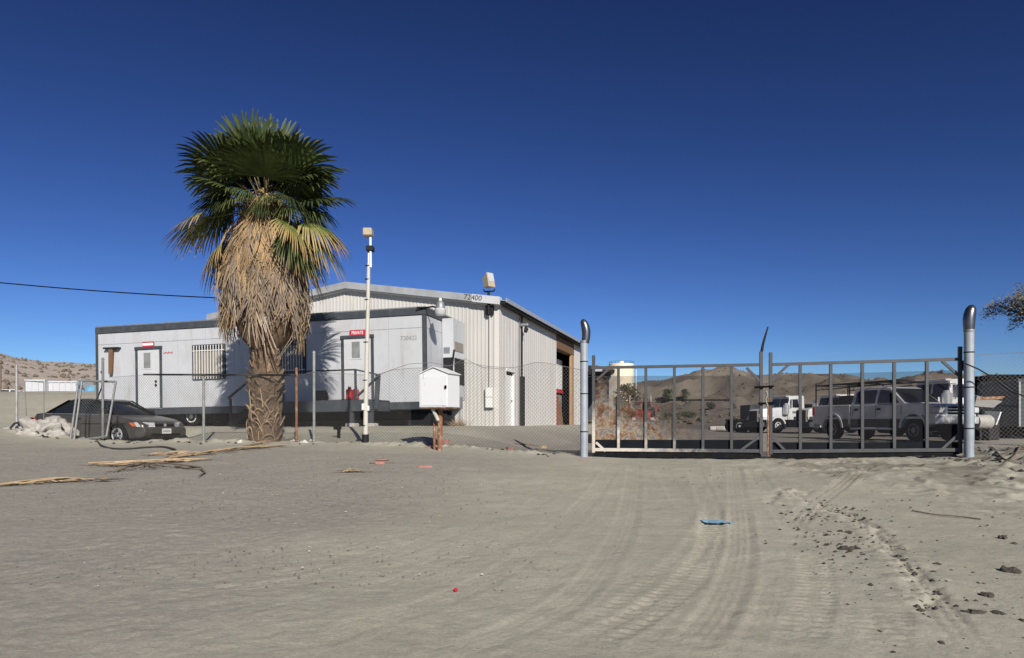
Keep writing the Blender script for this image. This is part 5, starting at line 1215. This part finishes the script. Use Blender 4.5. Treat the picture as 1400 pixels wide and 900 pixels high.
    MB().lathe([(.5, 0), (.55, .06), (.1, .10)], 16, (-5.9, 0, .95)).build('fifth_wheel', M['black'], t)
    for s in (-1, 1):
        wheel(t, (0, s*1.0, .52), .52, .30, M['white_paint'], s, rimk=.52)
        for x in (-5.3, -6.6): wheel(t, (x, s*.92, .52), .52, .55, M['white_paint'], s, rimk=.5)
    return t
SH = math.atan2(-.28, -.96)
semi('white semi tractor facing left seen through the middle of the gate', (0, 1.0), 1062, 583, 48, SH, M['truck_white'], .98)
semi('white semi tractor facing left half hidden behind the pickup bed', (1.15, .5), 1104, 583, 45, SH, M['truck_white'], .97)
semi('large white semi tractor nosing out behind the pickup hood', (-1.05, .95), 1299, 583, 34.5, SH, M['truck_white'], 1.10)
semi('dull red semi tractor facing the gate far back in the yard', (0, 0), 878, 585, 62, R(-97), M['red_truck'], 1.0, True)

def flatbed(label, px0, px1, Y, top, rz=0):
    a, b_ = P(px0, 585, Y), P(px1, 585, Y); o = (a+b_)/2; o.z = gz(o.x, o.y); W = (b_-a).length
    t = thing('flatbed_trailer', label, 'trailer', o, rz)
    MB().bb(-W/2, W/2, -1.2, 1.2, .85, 1.0).build('deck', M['dark'], t, bevel=.02)
    for s in (-1, 1): MB().bb(-W/2, W/2, s*.9-.06, s*.9+.06, .62, .845).build('beam', M['black'], t)
    MB().bb(W/2-.9, W/2-.1, -1.1, 1.1, 1.005, top).build('headboard', M['trailer_trim'], t, bevel=.04)
    for k in range(5): MB().bb(-W/2+.1+k*.2, -W/2+.22+k*.2, -1.22, -1.20, .86, .98).build('stake_pocket', M['black'], t)
    for x in (-W*.32, -W*.32+1.1):
        for s in (-1, 1): wheel(t, (x, s*1.0, .45), .45, .3, M['galv'], s)
    MB().bar((W/2-.4, .3, .7), (W/2-.4, .3, 0), .1).build('landing_leg', M['dark'], t)
flatbed('low dark flatbed trailer beyond the left gate leaf', 998, 1034, 53, 2.1)

# dark trailers and scrap at the right edge
def box_trailer(label, name, px0, px1, y_top, y_bot, Y, depth, wallm, rz=0.0, ribs=8, post=False, far=False):
    a, b_ = P(px0, y_bot, Y), P(px1, y_bot, Y); W = (b_-a).length; o = a.copy(); o.z = gz(o.x+.5*W*math.cos(rz), o.y) if not far else a.z-1.2
    t = thing(name, label, 'trailer', o, rz); h0 = a.z-o.z; h1 = EYE+(HZ-y_top)/F*Y-o.z
    MB().bb(0, W, 0, depth, h0, h1).build('body', wallm, t, bevel=.03)
    for k in range(ribs+1): MB().bb(W*k/ribs-.04, W*k/ribs+.04, -.06, -.002, h0+.03, h1-.03).build('rib', wallm, t)
    MB().bb(-.05, W+.05, -.08, -.003, h1-.10, h1+.03).bb(-.05, W+.05, -.08, -.003, h0-.03, h0+.12).build('rail', wallm, t)
    if post: MB().bb(-.035, .035, -.14, -.085, h0, h1-.1).build('corner_post', M['post'], t)
    for x in (W*.2, W*.2+1.15 if W > 4 else W*.75):
        for yy in (.35, depth-.35): wheel(t, (x, yy, .48), .48, .3, M['dark'], -1 if yy < depth/2 else 1)
    MB().bb(.1, W-.1, .3, depth-.3, .45, h0-.035).build('undercarriage', M['black'], t)
    return t
box_trailer('long black high-sided trailer behind the right fence', 'dump_trailer', 1352, 1640, 513, 578, 41, 2.5, M['black'], R(-3), 14)
box_trailer('dark grey steel trailer with a pale corner post at the right edge', 'steel_trailer', 1391, 1560, 519, 583, 30, 2.4, M['trailer_trim'], R(4), 6, True)
o = P(1352, 583, 28.3); o.z = gz(o.x, o.y); t = thing('scrap_truck_body', 'battered grey truck body panels with a rusty stripe behind the fence', 'scrap', o, R(-6))
q = lambda x, y, d=0: Vector(((x-1352)/F*28.3, d, EYE+(HZ-y)/F*28.3-o.z))
MB().plate([q(1333, 556), q(1337, 541), q(1370, 549), q(1358, 558)], .25, (.1, 1, .15)).build('wing_panel', M['junk_grey'], t, bevel=.02)
MB().plate([q(1337, 547, -.02), q(1368, 546, -.02), q(1372, 542, -.02), q(1340, 543, -.02)], .03, (0, 1, .1)).build('stripe', M['rust'], t)
MB().plate([q(1346, 562), q(1368, 563), q(1362, 581), q(1350, 581)], .4, (0, 1, 0)).build('step_panel', M['trailer_trim'], t, bevel=.02)
MB().plate([q(1362, 581, -.02), q(1368, 564, -.02), q(1366.5, 563, -.02), q(1360.5, 581, -.02)], .02, (0, 1, 0)).build('edge_strip', M['white_paint'], t)
td = P(1333, 577, 27.6)-o; td2 = P(1352, 577, 27.6)-o; drum = thing('fuel_tank', 'white cylindrical tank lying right of the right gate post', 'tank', o+td, R(2)); LT = (td2-td).length
MB().lathe([(.24, 0), (.29, .02), (.29, LT), (.25, LT+.07), (.12, LT+.10), (0, LT+.10)], 22, (0, 0, 0), 'x').build('shell', M['tarp'], drum)
MB().lathe([(.12, -.05), (.14, -.002), (.1, -.001)], 14, (0, 0, 0), 'x').build('end_cap', M['dark'], drum)
for x_ in (.05, LT-.12): MB().bb(x_, x_+.07, -.2, .2, -.75, -.28).build('cradle', M['dark'], drum)
MB().bb(-.5, .6, .3, 1.4, 0, .95).bb(-.3, .35, .2, .6, .9, 1.05).build('cradle', M['dark'], t, bevel=.04)

# white trailers and clutter on the sand bank to the left
box_trailer('short white box trailer on the sand bank, left of the long one', 'box_trailer', 34.5, 61.5, 519.5, 538, 60, 2.2, M['white_door'], 0, 3, far=True)
box_trailer('long white box trailer on the sand bank with a blue tarp end', 'box_trailer', 63.5, 107, 521.5, 538, 60.5, 2.2, M['white_door'], 0, 5, far=True)
def lump(name, label, cat, c, rad, mt, n=3, seed=0, rough_=.25, sub=3, flat=.2):
    rr = random.Random(seed); bm = bmesh.new()
    for i in range(n):
        m4 = Matrix.Translation((rr.uniform(-.6, .6)*rad[0]*(n > 1), rr.uniform(-.4, .4)*rad[1]*(n > 1), rr.uniform(-.1, .1)*rad[2])) @ Matrix.Diagonal((rad[0]*rr.uniform(.5, .8) if n > 1 else rad[0], rad[1]*rr.uniform(.6, .9) if n > 1 else rad[1], rad[2]*rr.uniform(.7, 1.0), 1))
        bmesh.ops.create_icosphere(bm, subdivisions=sub, radius=1, matrix=m4)
    s = 1/max(rad)
    for v in bm.verts:
        nz = mnoise.noise(v.co*s*2.2+Vector((seed, 0, 0)))+.5*mnoise.noise(v.co*s*6+Vector((0, seed, 0)))+(.3*abs(mnoise.noise(v.co*s*13)) if sub > 3 else 0)
        v.co *= 1+rough_*nz
        if v.co.z < 0: v.co.z *= flat
    me = bpy.data.meshes.new(name); bm.to_mesh(me); bm.free(); me.materials.append(mt); me.polygons.foreach_set('use_smooth', [sub > 3]*len(me.polygons))
    o = link(name, me); o.location = c; return tag(o, label, cat)
p = P(120, 537, 56); p.z -= .9; lump('tarp_heap', 'blue tarp-covered heap beside the long white trailer', 'heap', p, (.8, .6, 1.4), M['cloth_blue'], 3, 5)
p = P(108, 526, 60); lump('tarp', 'pale blue tarp bundled over the end of the long white trailer', 'tarp', p, (.35, .5, .55), M['plastic'], 2, 8)
p = P(1, 533, 40); zb = gz(p.x, p.y); MBp = MB().tube([(0, 0, zb-.2-p.z), (0, 0, P(1, 492, 40).z-p.z)], .04).lathe([(.1, 0), (.11, .1), (0, .14)], 8, (0, 0, P(1, 497, 40).z-p.z)).build('wooden_post', M['bark']); MBp.location = p; tag(MBp, 'dark brown post on the sand bank at the far left', 'post')
pts = [(18, 588, 19.4, .5), (48, 586, 19.3, .75), (76, 588, 19.0, .7), (88, 596, 18.8, .5)]
p = P(58, 602, 18.95); p.z = gz(p.x, p.y); lump('tarp_pile', 'pile of dirty white tarps and sacks beside the sedan', 'tarps', p, (.70, .42, .40), M['tarp'], 10, 3, .6, 4)
p = P(24, 590, 19.3); p.z = gz(p.x, p.y); lump('sack', 'crumpled white sack at the foot of the leftmost fence post', 'sack', p, (.24, .2, .18), M['tarp'], 2, 11, .6, 4)
def frame_panel(name, label, corners, Y, r, m_, mesh=True, extra=None):
    w_ = [P(x, y, Yk) for (x, y), Yk in zip(corners, Y)]; o = w_[0].copy(); t = thing(name, label, 'gate panel', o)
    c = [p-o for p in w_]
    for i in range(len(c)): MB().tube([c[i], c[(i+1) % len(c)]], r, 8).build('rail' if i % 2 else 'stile', M[m_], t)
    if extra: a, b_ = [P(x, y, Yk)-o for x, y, Yk in extra]; MB().tube([a, b_], r, 8).build('stile', M[m_], t)
    if mesh:
        L = ((c[1]-c[2]).length+(c[0]-c[3]).length)/2; H_ = (c[0]-c[1]).length
        C4 = [np.array(v) for v in c]
        def S(u, v):
            s = (u/L)[..., None]; q_ = (v/H_)[..., None]; return (C4[0]*(1-s)+C4[3]*s)*(1-q_)+(C4[1]*(1-s)+C4[2]*s)*q_
        tag(link('wire_mesh', link_mesh(S, L, H_), t), kind='stuff')
    return t
frame_panel('leaning_gate', 'walk-gate frame of metal tube leaning in front of the sedan', [(96, 603), (107.5, 521), (158.5, 522), (145.5, 597)], [18.3, 18.75, 18.75, 18.2], .028, 'old_tube', True, ((101, 603.5, 18.2), (112, 521.5, 18.7)))
frame_panel('wire_gate', 'thin pale wire frame standing by the leftmost fence post', [(37, 588), (33.5, 521), (60, 523), (60, 588)], [19.3, 19.3, 19.2, 19.2], .012, 'wire', False)
def hose(label, pxs, r, m_='hose', name='hose', cat='hose', lift=0.0, n=6):
    g = [G(*p) for p in pxs]; P2 = []
    for i in range(len(g)-1):
        p0, p1, p2, p3 = g[max(i-1, 0)], g[i], g[i+1], g[min(i+2, len(g)-1)]
        for k in range(6):
            t_ = k/6; v = .5*((2*p1)+(p2-p0)*t_+(2*p0-5*p1+4*p2-p3)*t_*t_+(3*p1-p0-3*p2+p3)*t_**3); v.z = gz(v.x, v.y)+r*.9+lift; P2.append(v)
    o = P2[0].copy(); ob = MB().tube([v-o for v in P2], r, n).build(name, M[m_]); ob.location = o; return tag(ob, label, cat)
hose('black hose curving over the sand below the sedan bumper', [(134, 605), (140, 611), (155, 615), (180, 614.5), (205, 612.5), (225, 612.5), (242, 617)], .022)
q_ = [P(14, 586, 18.9), P(20, 579, 18.9), P(30, 577, 18.8), P(42, 583, 18.7), P(60, 597, 18.4), P(80, 603.5, 18.3), P(88, 603, 18.3)]
ob = MB().tube([v-q_[0] for v in q_], .03, 6).build('hose', M['hose']); ob.location = q_[0]; tag(ob, 'black hose draped over the white tarp pile by the left fence', 'hose')
q_ = [P(138, 508, 18.7), P(141, 515, 18.6), P(139, 530, 18.6), P(134, 543, 18.7), P(129, 551, 18.8)]
ob = MB().tube([v-q_[0] for v in q_], .018, 6).build('cable', M['black']); ob.location = q_[0]; tag(ob, 'black cable hanging from the fence near the trailer corner', 'cable')

# ------------------------------------------------------------------ beyond the gate: tank, shed roof, shrubs
from mathutils.bvhtree import BVHTree
bm_ = bmesh.new(); bm_.from_mesh(ho.data); bvh = BVHTree.FromBMesh(bm_)
def HILL(x, y):
    d = Vector(((x-700)/F, 1, (HZ-y)/F)).normalized(); h_ = bvh.ray_cast(Vector((0, 0, EYE)), d)
    return h_[0] if h_[0] else G(x, y)
def hill_z(x, y):
    h_ = bvh.ray_cast(Vector((x, y, 400)), Vector((0, 0, -1))); return h_[0].z if h_[0] else gz(x, y)
YT = 330; tx = (849.5-700)/F*YT; zt0 = hill_z(tx, YT)-.2
t = thing('water_tank', 'cream cylindrical water tank on the slope above the yard', 'tank', (tx, YT, zt0))
rt = 17/F*YT; ht = EYE+(HZ-498)/F*YT-zt0
MB().lathe([(rt, 0), (rt, ht-.05), (rt*.96, ht+.1), (1.2, ht+.5), (1.1, ht+1.4), (0, ht+1.5)], 40).build('shell', M['tank'], t)
for k in range(1, 6): MB().lathe([(rt+.005, ht*k/6-.04), (rt+.035, ht*k/6), (rt+.005, ht*k/6+.04)], 40).build('band', M['tank'], t)
rl = MB()
for k in range(14):
    a = k*2*math.pi/14; rl.tube([(math.cos(a)*rt*.97, math.sin(a)*rt*.97, ht), (math.cos(a)*rt*.97, math.sin(a)*rt*.97, ht+1.1)], .06, 5)
rl.tube([(math.cos(k*2*math.pi/28)*rt*.97, math.sin(k*2*math.pi/28)*rt*.97, ht+1.1) for k in range(29)], .06, 5); rl.build('guard_rail', M['dark'], t)
MB().tube([(rt+1.1, -.2, 0), (rt+1.1, -.2, ht-2.5)], .16).build('pipe', M['white_paint'], t)
for k in range(16): MB().bb(rt*.75, rt*.75+.5, -rt*.68-.2, -rt*.68-.14, ht*k/16+.2, ht*k/16+.26).build('rung', M['dark'], t)
YS = 44; o = P(822, 560, YS); o.z = gz(o.x, o.y); t = thing('open_shed', 'flat-roofed open shed with junk on its roof beyond the gate post', 'shed', o, R(-6))
q = lambda x, y: ((x-822)/F*YS, EYE+(HZ-y)/F*YS-o.z)
(xa, za), (xb, zb) = q(797, 503), q(840, 508)
MB().bb(xa, xb, -.3, 4, zb-.05, zb+.10).build('roof', M['dark'], t); MB().bb(xa, xb-.8, -.36, -.305, zb-.02, zb+.22).build('fascia', M['pale_post'], t)
for x in (xa+.1, xb-.15):
    for y in (0, 3.6): MB().bb(x-.07, x+.07, y, y+.14, -.05, zb-.051).build('post', M['post'], t)
MB().bb(xa+.2, xb-.1, 3.9, 4.0, .3, zb-.06).build('back_panel', M['trailer_trim'], t)
p = P(823, 502, YS); p.y += .5; p.z = o.z+zb+.12; lump('roof_junk', 'rusty brown junk heaped on the open shed roof', 'junk', p, (.65, .5, .30), M['rust'], 4, 21, .4)

def leaves(rx, ry, rz_, n, size, seed, hole=.25):
    rr = random.Random(seed); b = MB(); k = 0
    cl = [Vector((rr.gauss(0, .42), rr.gauss(0, .42), rr.uniform(-.5, .95))) for _ in range(14)]
    while k < n:
        c = rr.choice(cl); v = c+Vector((rr.gauss(0, .22), rr.gauss(0, .22), rr.gauss(0, .20)))
        if v.length > 1.15 or v.z < -.75: continue
        p = Vector((v.x*rx, v.y*ry, v.z*rz_)); s = size*rr.uniform(.5, 1.3)
        a = Vector((rr.gauss(0, 1), rr.gauss(0, 1), rr.gauss(0, 1))).normalized(); c2 = a.orthogonal().normalized()*.45
        b.add([p-a*s, p+c2*s, p+a*s, p-c2*s], [(0, 1, 2, 3)]); k += 1
    return b
def shrub(label, px, py, wpx, hpx, m_, seed, Y=None, name='desert_shrub'):
    p = HILL(px, py)
    if Y: p = P(px, py, Y); p.z = hill_z(p.x, Y)
    sc = p.y/F; rx = wpx/2*sc; rz_ = hpx/2*sc
    t = thing(name, label, 'shrub', p); st = MB(); rr = random.Random(seed)
    for k in range(7):
        a = rr.uniform(0, 6.28); st.tube([(0, 0, -.1), (math.cos(a)*rx*.3, math.sin(a)*rx*.3, rz_*.7), (math.cos(a)*rx*.6, math.sin(a)*rx*.6, rz_*1.4)], [.06, .04, .015], 5)
    st.build('stems', M['bark'], t)
    f = leaves(rx, rx*.8, rz_, 1500 if hpx > 40 else 520, max(.10, rx*(.11 if hpx > 40 else .14)), seed).build('foliage', M[m_], t, smooth=False); f.location = (0, 0, rz_*1.0)
for a in (('big dark shrub below the cream water tank', 863, 574, 54, 54, 'shrub', 31, 92), ('dark round shrub right of the red tractor', 911, 551, 22, 19, 'shrub', 32),
          ('dark shrub left of the middle bars of the left gate leaf', 937, 550, 17, 17, 'shrub', 33), ('small olive shrub low on the slope near the latch rod', 971, 560, 16, 10, 'shrub', 34),
          ('yellow-green shrub beneath the open shed roof', 822, 572, 34, 54, 'shrub_yellow', 35, 75), ('low olive shrub behind the rusty gate corner', 938, 574, 26, 11, 'shrub', 36),
          ('low dry shrub right of the red tractor wheels', 912, 574, 18, 11, 'shrub', 37), ('small shrub on the slope above the white tractor', 1003, 560, 9, 9, 'shrub', 38), ('dark bush on the ridge right of the pickup cab', 1288, 511.5, 7, 6, 'shrub', 39), ('lone dark bush on the ridge above the pickup windshield', 1264, 513.5, 5, 5, 'shrub', 40)): shrub(*a)
# low white kerb blocks at the back of the yard
p = HILL(985, 584); p = P(985, 584, 66); p.z = gz(p.x, p.y); t = thing('kerb_block', 'pale broken concrete block at the back of the yard', 'concrete block', p, .05)
MB().bb(-1.1, 1.1, -.3, .3, 0, .38).build('block', M['pebble_white'], t, bevel=.06); MB().bb(-.5, .2, -.36, -.31, .05, .3).build('chip', M['concrete'], t)

# tree whose crown hangs in from the right
to = Vector((17.0, 20.2, 0)); to.z = gz(to.x, to.y)
t = thing('tree', 'sparse grey-leaved tree hanging into the upper right edge', 'tree', to)
tk = MB(); rr = random.Random(5); twigs = []
tk.tube([(0, 0, -.2), (.1, 0, 1.8), (-.1, .1, 3.6)], [.22, .17, .13], 10)
for i in range(11):
    a = i*2.4+.4; e = rr.uniform(.2, 1.0); L = rr.uniform(1.3, 2.1); b0 = Vector((-.1, .1, 3.45)); d = Vector((math.cos(a)*math.cos(e), math.sin(a)*math.cos(e), math.sin(e)))
    p1 = b0+d*L*.5; p2 = b0+d*L+Vector((0, 0, -.1)); tk.tube([b0, p1, p2], [.07, .045, .02], 6)
    for j in range(6):
        q0 = b0.lerp(p2, rr.uniform(.4, 1)); dd = (d+Vector((rr.gauss(0, .6), rr.gauss(0, .6), rr.gauss(-.1, .4)))).normalized()*rr.uniform(.4, .8)
        q1 = q0+dd; q2 = q1+Vector((dd.x*.3, dd.y*.3, -.35)); tk.tube([q0, q1, q2], [.02, .012, .005], 5); twigs.append((q0, q1, q2))
tk.build('trunk', M['bark'], t)
lf = MB()
for q0, q1, q2 in twigs:
    for k in range(230):
        s = rr.random(); c = (q0.lerp(q1, s) if rr.random() < .45 else q1.lerp(q2, s))+Vector((rr.gauss(0, .11), rr.gauss(0, .11), rr.gauss(-.04, .10)))
        a = Vector((rr.gauss(0, .6), rr.gauss(0, .6), rr.gauss(-.6, .6))).normalized(); c2 = a.orthogonal().normalized()*.36; z = rr.uniform(.03, .075)
        lf.add([c-a*z, c+c2*z, c+a*z, c-c2*z], [(0, 1, 2, 3)])
lf.build('crown', M['leaf_grey'], t, smooth=False)

# ------------------------------------------------------------------ small things lying about
def brick(label, px, py, L, W, H_, rz, lean=0, group='broken red bricks on the sand'):
    p = G(px, py); b = MB(); b.bb(-L/2, L/2, -W/2, W/2, 0, H_)
    b.v = [(x+.012*mnoise.noise((x*9+px, y*9, z*9)), y+.012*mnoise.noise((x*9, y*9+px, z*9)), z+.006*mnoise.noise((x*9, y*9, z*9+px))) for x, y, z in b.v]
    o = b.build('brick', M['brick'], bevel=.006); o.location = p+Vector((0, 0, -.01)); o.rotation_euler = (lean, 0, rz); tag(o, label, 'brick', group)
for a in (('red brick lying left against the rusty box post', 593, 608, .24, .13, .075, .25), ('thick red brick standing right at the rusty box post', 609.5, 606.5, .17, .14, .10, -.4), ('chipped red brick in front of the rusty box post', 588, 613.5, .22, .13, .05, .1),
          ('upper of two thin red bricks in front of the light pole', 522, 629, .24, .14, .03, .05), ('lower of two thin red bricks in front of the light pole', 519.5, 634.5, .17, .12, .05, .15),
          ('red brick alone on open sand below the white box', 581, 639.5, .26, .14, .05, .12), ('rounded red brick on the sand before the warehouse corner', 697, 616, .14, .12, .09, .5), ('red brick shard beside the left gate post', 795, 631, .14, .08, .03, .2)): brick(*a)
def stick(label, pxs, r, m_='bark', name='stick', cat='stick'):
    return hose(label, pxs, r, m_, name, cat)
stick('dark dead branch on the bank before the warehouse side', [(704, 608), (720, 609), (738, 611)], .022)
stick('bent thin twig near the branch before the warehouse', [(733, 621), (738, 618), (745, 621), (751, 626)], .009)
stick('thin straight stick lying by the two flat bricks', [(505, 634), (520, 633.5), (544, 634)], .008)
stick('long thin dark branch half buried on the right sand', [(1247, 699), (1275, 704), (1310, 708), (1345, 712)], .008)
stick('dead branch on the dirt under the right fence', [(1338, 612), (1360, 616), (1395, 612), (1420, 606)], .018)
p = G(744, 613); lump('rag', 'pale brown rag caught on the dead branch', 'rag', p, (.12, .10, .09), M['straw'], 2, 41, .5, 2)
for i, (px, py, lab) in enumerate(((402, 605, 'white crumpled litter right of the palm foot'), (415, 606, 'white crumpled litter between the rusty and grey fence posts'), (425, 604, 'white crumpled litter at the foot of the tall grey fence post'), (327, 606, 'white crumpled litter left of the palm foot'))):
    lump('litter', lab, 'litter', G(px, py), (.10, .08, .07), M['pebble_white'], 3, 50+i, .6, 2)
# stub behind the fence
p = G(456, 603); t = thing('standpipe', 'small dark T-shaped standpipe behind the fence near the light pole', 'standpipe', p+Vector((0, .5, 0)))
MB().tube([(0, 0, -.1), (.01, 0, .28)], .045, 8).build('pipe', M['black'], t); MB().bb(-.13, .08, -.04, .04, .28, .36).build('head', M['black'], t, bevel=.02)
# blue film and red cap
p = G(980, 716); b = MB(); nx_, ny_ = 14, 8; vs = []
for j in range(ny_):
    for i in range(nx_):
        u, v = i/(nx_-1)-.5, j/(ny_-1)-.5; n_ = mnoise.noise((u*5, v*5, 1)); vs.append((u*.30*(1+.25*n_), v*.24*(1+.3*mnoise.noise((u*4, v*4, 7))), .014+.018*n_+.012*mnoise.noise((u*12, v*12, 3))))
b.add(vs, [(j*nx_+i, j*nx_+i+1, (j+1)*nx_+i+1, (j+1)*nx_+i) for j in range(ny_-1) for i in range(nx_-1)])
o = b.build('plastic_sheet', M['plastic']); o.location = p; tag(o, 'crumpled blue plastic scrap lying among the tyre tracks', 'plastic scrap')
p = G(623, 809); o = MB().lathe([(.016, 0), (.017, .005), (.015, .010), (.009, .009), (0, .004)], 14).build('bottle_cap', M['red']); o.location = p+Vector((0, 0, .002)); o.rotation_euler = (.3, .2, 0); tag(o, 'small red bottle cap on the foreground sand', 'bottle cap')
# clods of dark dirt on the right
CL = [(1376, 783, 21, 'large dark dirt clod near the right edge, highest of the big ones'), (1353, 817, 15, 'flat dark dirt clod above the pair of big clods'), (1333, 842, 17, 'big dark dirt clod on the left of the low pair'), (1366, 842, 14, 'big dark dirt clod on the right of the low pair'),
      (1393, 853, 11, None), (1288, 885, 10, 'dark dirt clod lowest beside the last tyre track'), (1311, 831, 9, None), (1152, 752, 11, 'left of two dark clods in the middle of the drive edge'), (1168, 751, 9, 'right of two dark clods in the middle of the drive edge'),
      (1150, 728, 8, None), (1161, 729, 8, None), (1181, 760, 6, None), (1229, 762, 6, None), (1373, 736, 10, None), (1388, 744, 6, None), (1333, 757, 5, None), (1280, 773, 8, None), (1285, 815, 6, None), (1277, 814, 4, None), (1373, 660, 6, None), (1385, 655, 6, None), (1396, 665, 7, None), (1345, 640, 6, None), (1366, 628, 8, None), (1383, 622, 9, None)]
for i, (px, py, wpx, lab) in enumerate(CL):
    g = G(px, py); r = wpx/F*g.y*.8
    lump('dirt_clod', lab or 'small dark dirt clod scattered on the sand right of the drive', 'dirt clod', g, (r, r*.8, r*.55), M['clod'], 2, 70+i, .55, 2)['group'] = 'dark dirt clods on the right'
# fallen palm fronds and stalks
def fallen(label, pxs, n, spread, m_='straw', r=.0075, leaf=True, seed=0):
    rr = random.Random(seed); g = [G(*p) for p in pxs]; o = g[0].copy(); t = thing('fallen_frond', label, 'palm frond', o, 0, 'fallen palm fronds on the sand')
    L = sum((b_-a).length for a, b_ in zip(g[:-1], g[1:])); st = MB(); sh = MB()
    def at_(s):
        d = s*L
        for a, b_ in zip(g[:-1], g[1:]):
            l = (b_-a).length
            if d <= l: return a.lerp(b_, d/l)
            d -= l
        return g[-1].copy()
    for k in range(n):
        s0, s1 = sorted((rr.uniform(0, .5), rr.uniform(.5, 1))); o0, o1 = rr.gauss(0, spread), rr.gauss(0, spread); pts = []
        if k == 0: s0, s1, o0, o1 = 0, 1, 0, 0
        for i in range(7):
            f = i/6; p = at_(s0+(s1-s0)*f); p.y += o0+(o1-o0)*f+.02*math.sin(f*5+k); p.z = gz(p.x, p.y)+.012+rr.uniform(0, .03)+.03*math.sin(f*3.1)*(k % 3 == 0); pts.append(p-o)
        st.tube(pts, [r*rr.uniform(.8, 1.8)*x for x in (1.6, 1.4, 1.2, 1, .9, .7, .3)], 5)
    st.build('stalk', M[m_], t)
    if leaf:
        for k in range(n*7):
            p = at_(rr.random()); p.y += rr.gauss(0, spread*1.5); p.z = gz(p.x, p.y)+.01; a = rr.gauss(0, .5)+(math.pi if rr.random() < .5 else 0); l = rr.uniform(.15, .5); d = Vector((math.cos(a), math.sin(a)*.8, rr.uniform(.0, .14))); w_ = Vector((-d.y, d.x, 0))*.016
            p -= o; sh.add([p-w_, p+w_, p+d*l*.6+w_*.7+Vector((0, 0, .01)), p+d*l*.6-w_*.7+Vector((0, 0, .012)), p+d*l], [(0, 1, 2, 3), (3, 2, 4)])
        sh.build('leaf_strips', M['thatch'], t, smooth=False)
fallen('long tan palm stalk lying at the left edge of the sand', [(-20, 668), (30, 663), (80, 659), (152, 657)], 9, .06, seed=1)
fallen('tan palm frond with a thick orange butt below the sedan', [(121, 636), (160, 636), (215, 633), (290, 629)], 12, .09, 'straw', seed=2)
fallen('palm frond litter reaching toward the palm foot', [(232, 627), (280, 621), (330, 615), (395, 610)], 20, .16, seed=3)
fallen('dark curled palm stalk below the frond litter', [(195, 634), (235, 640), (262, 642), (278, 645), (283, 652), (272, 654)], 2, .03, 'bark', .014, False, seed=4)
fallen('short bundle of dry palm leaves below the left fence post', [(205, 623), (240, 622), (285, 621)], 7, .08, seed=5)
fallen('thin dry palm strips scattered left of the litter', [(160, 645), (185, 640), (200, 637), (215, 642)], 4, .12, 'bark', .008, True, seed=6)
fallen('broken dry palm stalks right in front of the palm foot', [(330, 612), (360, 607), (405, 598)], 5, .10, seed=7)
fallen('faint dry palm strips on the open sand left of the bricks', [(468, 647), (480, 646), (497, 646)], 3, .03, 'straw', .006, True, seed=8)
# dry tuft against the trailer end
p = P(627, 586, 22.6); p.z = gz(p.x, p.y); tf = MB(); rr = random.Random(9)
for k in range(150):
    a = rr.uniform(0, 6.28); l = rr.uniform(.2, .5); e = rr.uniform(.5, 1.4); d = Vector((math.cos(a)*math.cos(e), math.sin(a)*math.cos(e), math.sin(e)))*l; w_ = d.orthogonal().normalized()*.008; b0 = Vector((rr.gauss(0, .12), rr.gauss(0, .08), 0))
    tf.add([b0-w_, b0+w_, b0+d+Vector((0, 0, -.1*l))], [(0, 1, 2)])
o = tf.build('grass_tuft', M['straw'], smooth=False); o.location = p; tag(o, 'dry straw tuft beside the trailer end and warehouse wall', 'grass tuft')
# gravel: stones too small and many to count
ico = [Vector(v) for v in ((0,0,1),(.9,0,.1),(.28,.85,.1),(-.73,.53,.1),(-.73,-.53,.1),(.28,-.85,.1),(0,0,-.6))]
icf = [(0,1,2),(0,2,3),(0,3,4),(0,4,5),(0,5,1),(6,2,1),(6,3,2),(6,4,3),(6,5,4),(6,1,5)]
def gravel(name, label, n, m_, smin, smax, region, seed):
    rr = random.Random(seed); b = MB(); xs1 = []; 
    pts = np.array([region(rr) for _ in range(n)]); zz = ground(pts[:, 0], pts[:, 1])
    for (x, y), z in zip(pts, zz):
        s = smin+(smax-smin)*rr.random()**4; f = [rr.uniform(.7, 1.3) for _ in range(3)]; a = rr.uniform(0, 6.28); ca, sa = math.cos(a), math.sin(a)
        b.add([(x+(v.x*ca*f[0]-v.y*sa*f[1])*s*rr.uniform(.85, 1.15), y+(v.x*sa*f[0]+v.y*ca*f[1])*s, z+s*.25+v.z*s*.6*f[2]) for v in ico], icf)
    tag(b.build(name, M[m_], smooth=False), label, 'gravel', kind='stuff')
def left_r(rr):
    while True:
        y = 5.2+9.8*rr.random()**.9; x = -(.78*y)*rr.random()**.8+rr.uniform(-.2, 2.2)*rr.random()
        if x < .6 or rr.random() < .25: return x, y
def right_r(rr):
    y = 3.6+9.5*rr.random(); return min(y*.8, 2.6+rr.random()*(y*.8-2)+rr.gauss(0, .3)), y
def edge_r(rr):
    s = rr.random(); a, b_ = G(1120, 690), G(1262, 835); p = a.lerp(b_, s); return p.x+rr.gauss(0, .28), p.y+rr.gauss(0, .28)
gravel('gravel', 'dark gravel scattered over the left of the sand', 7500, 'stone', .003, .014, left_r, 1)
gravel('gravel', 'pale pebbles scattered over the sand', 420, 'pebble_white', .004, .016, left_r, 2)
gravel('gravel', 'dark crumbs of dirt scattered over the right of the sand', 1000, 'clod', .003, .022, right_r, 3)
gravel('gravel', 'crumbled dirt and litter along the fence foot', 650, 'clod', .008, .06, lambda rr: (lambda x: (x, YF0-SF*x+rr.gauss(-.05, .2)))(rr.uniform(-13, 1.2)), 7)
gravel('gravel', 'dark rubble under the right fence', 420, 'clod', .01, .07, lambda rr: (rr.uniform(8.2, 11.5), rr.gauss(11.9, .9)), 6)
gravel('gravel', 'dark crumbs along the broken crust edge', 700, 'clod', .006, .030, edge_r, 4)
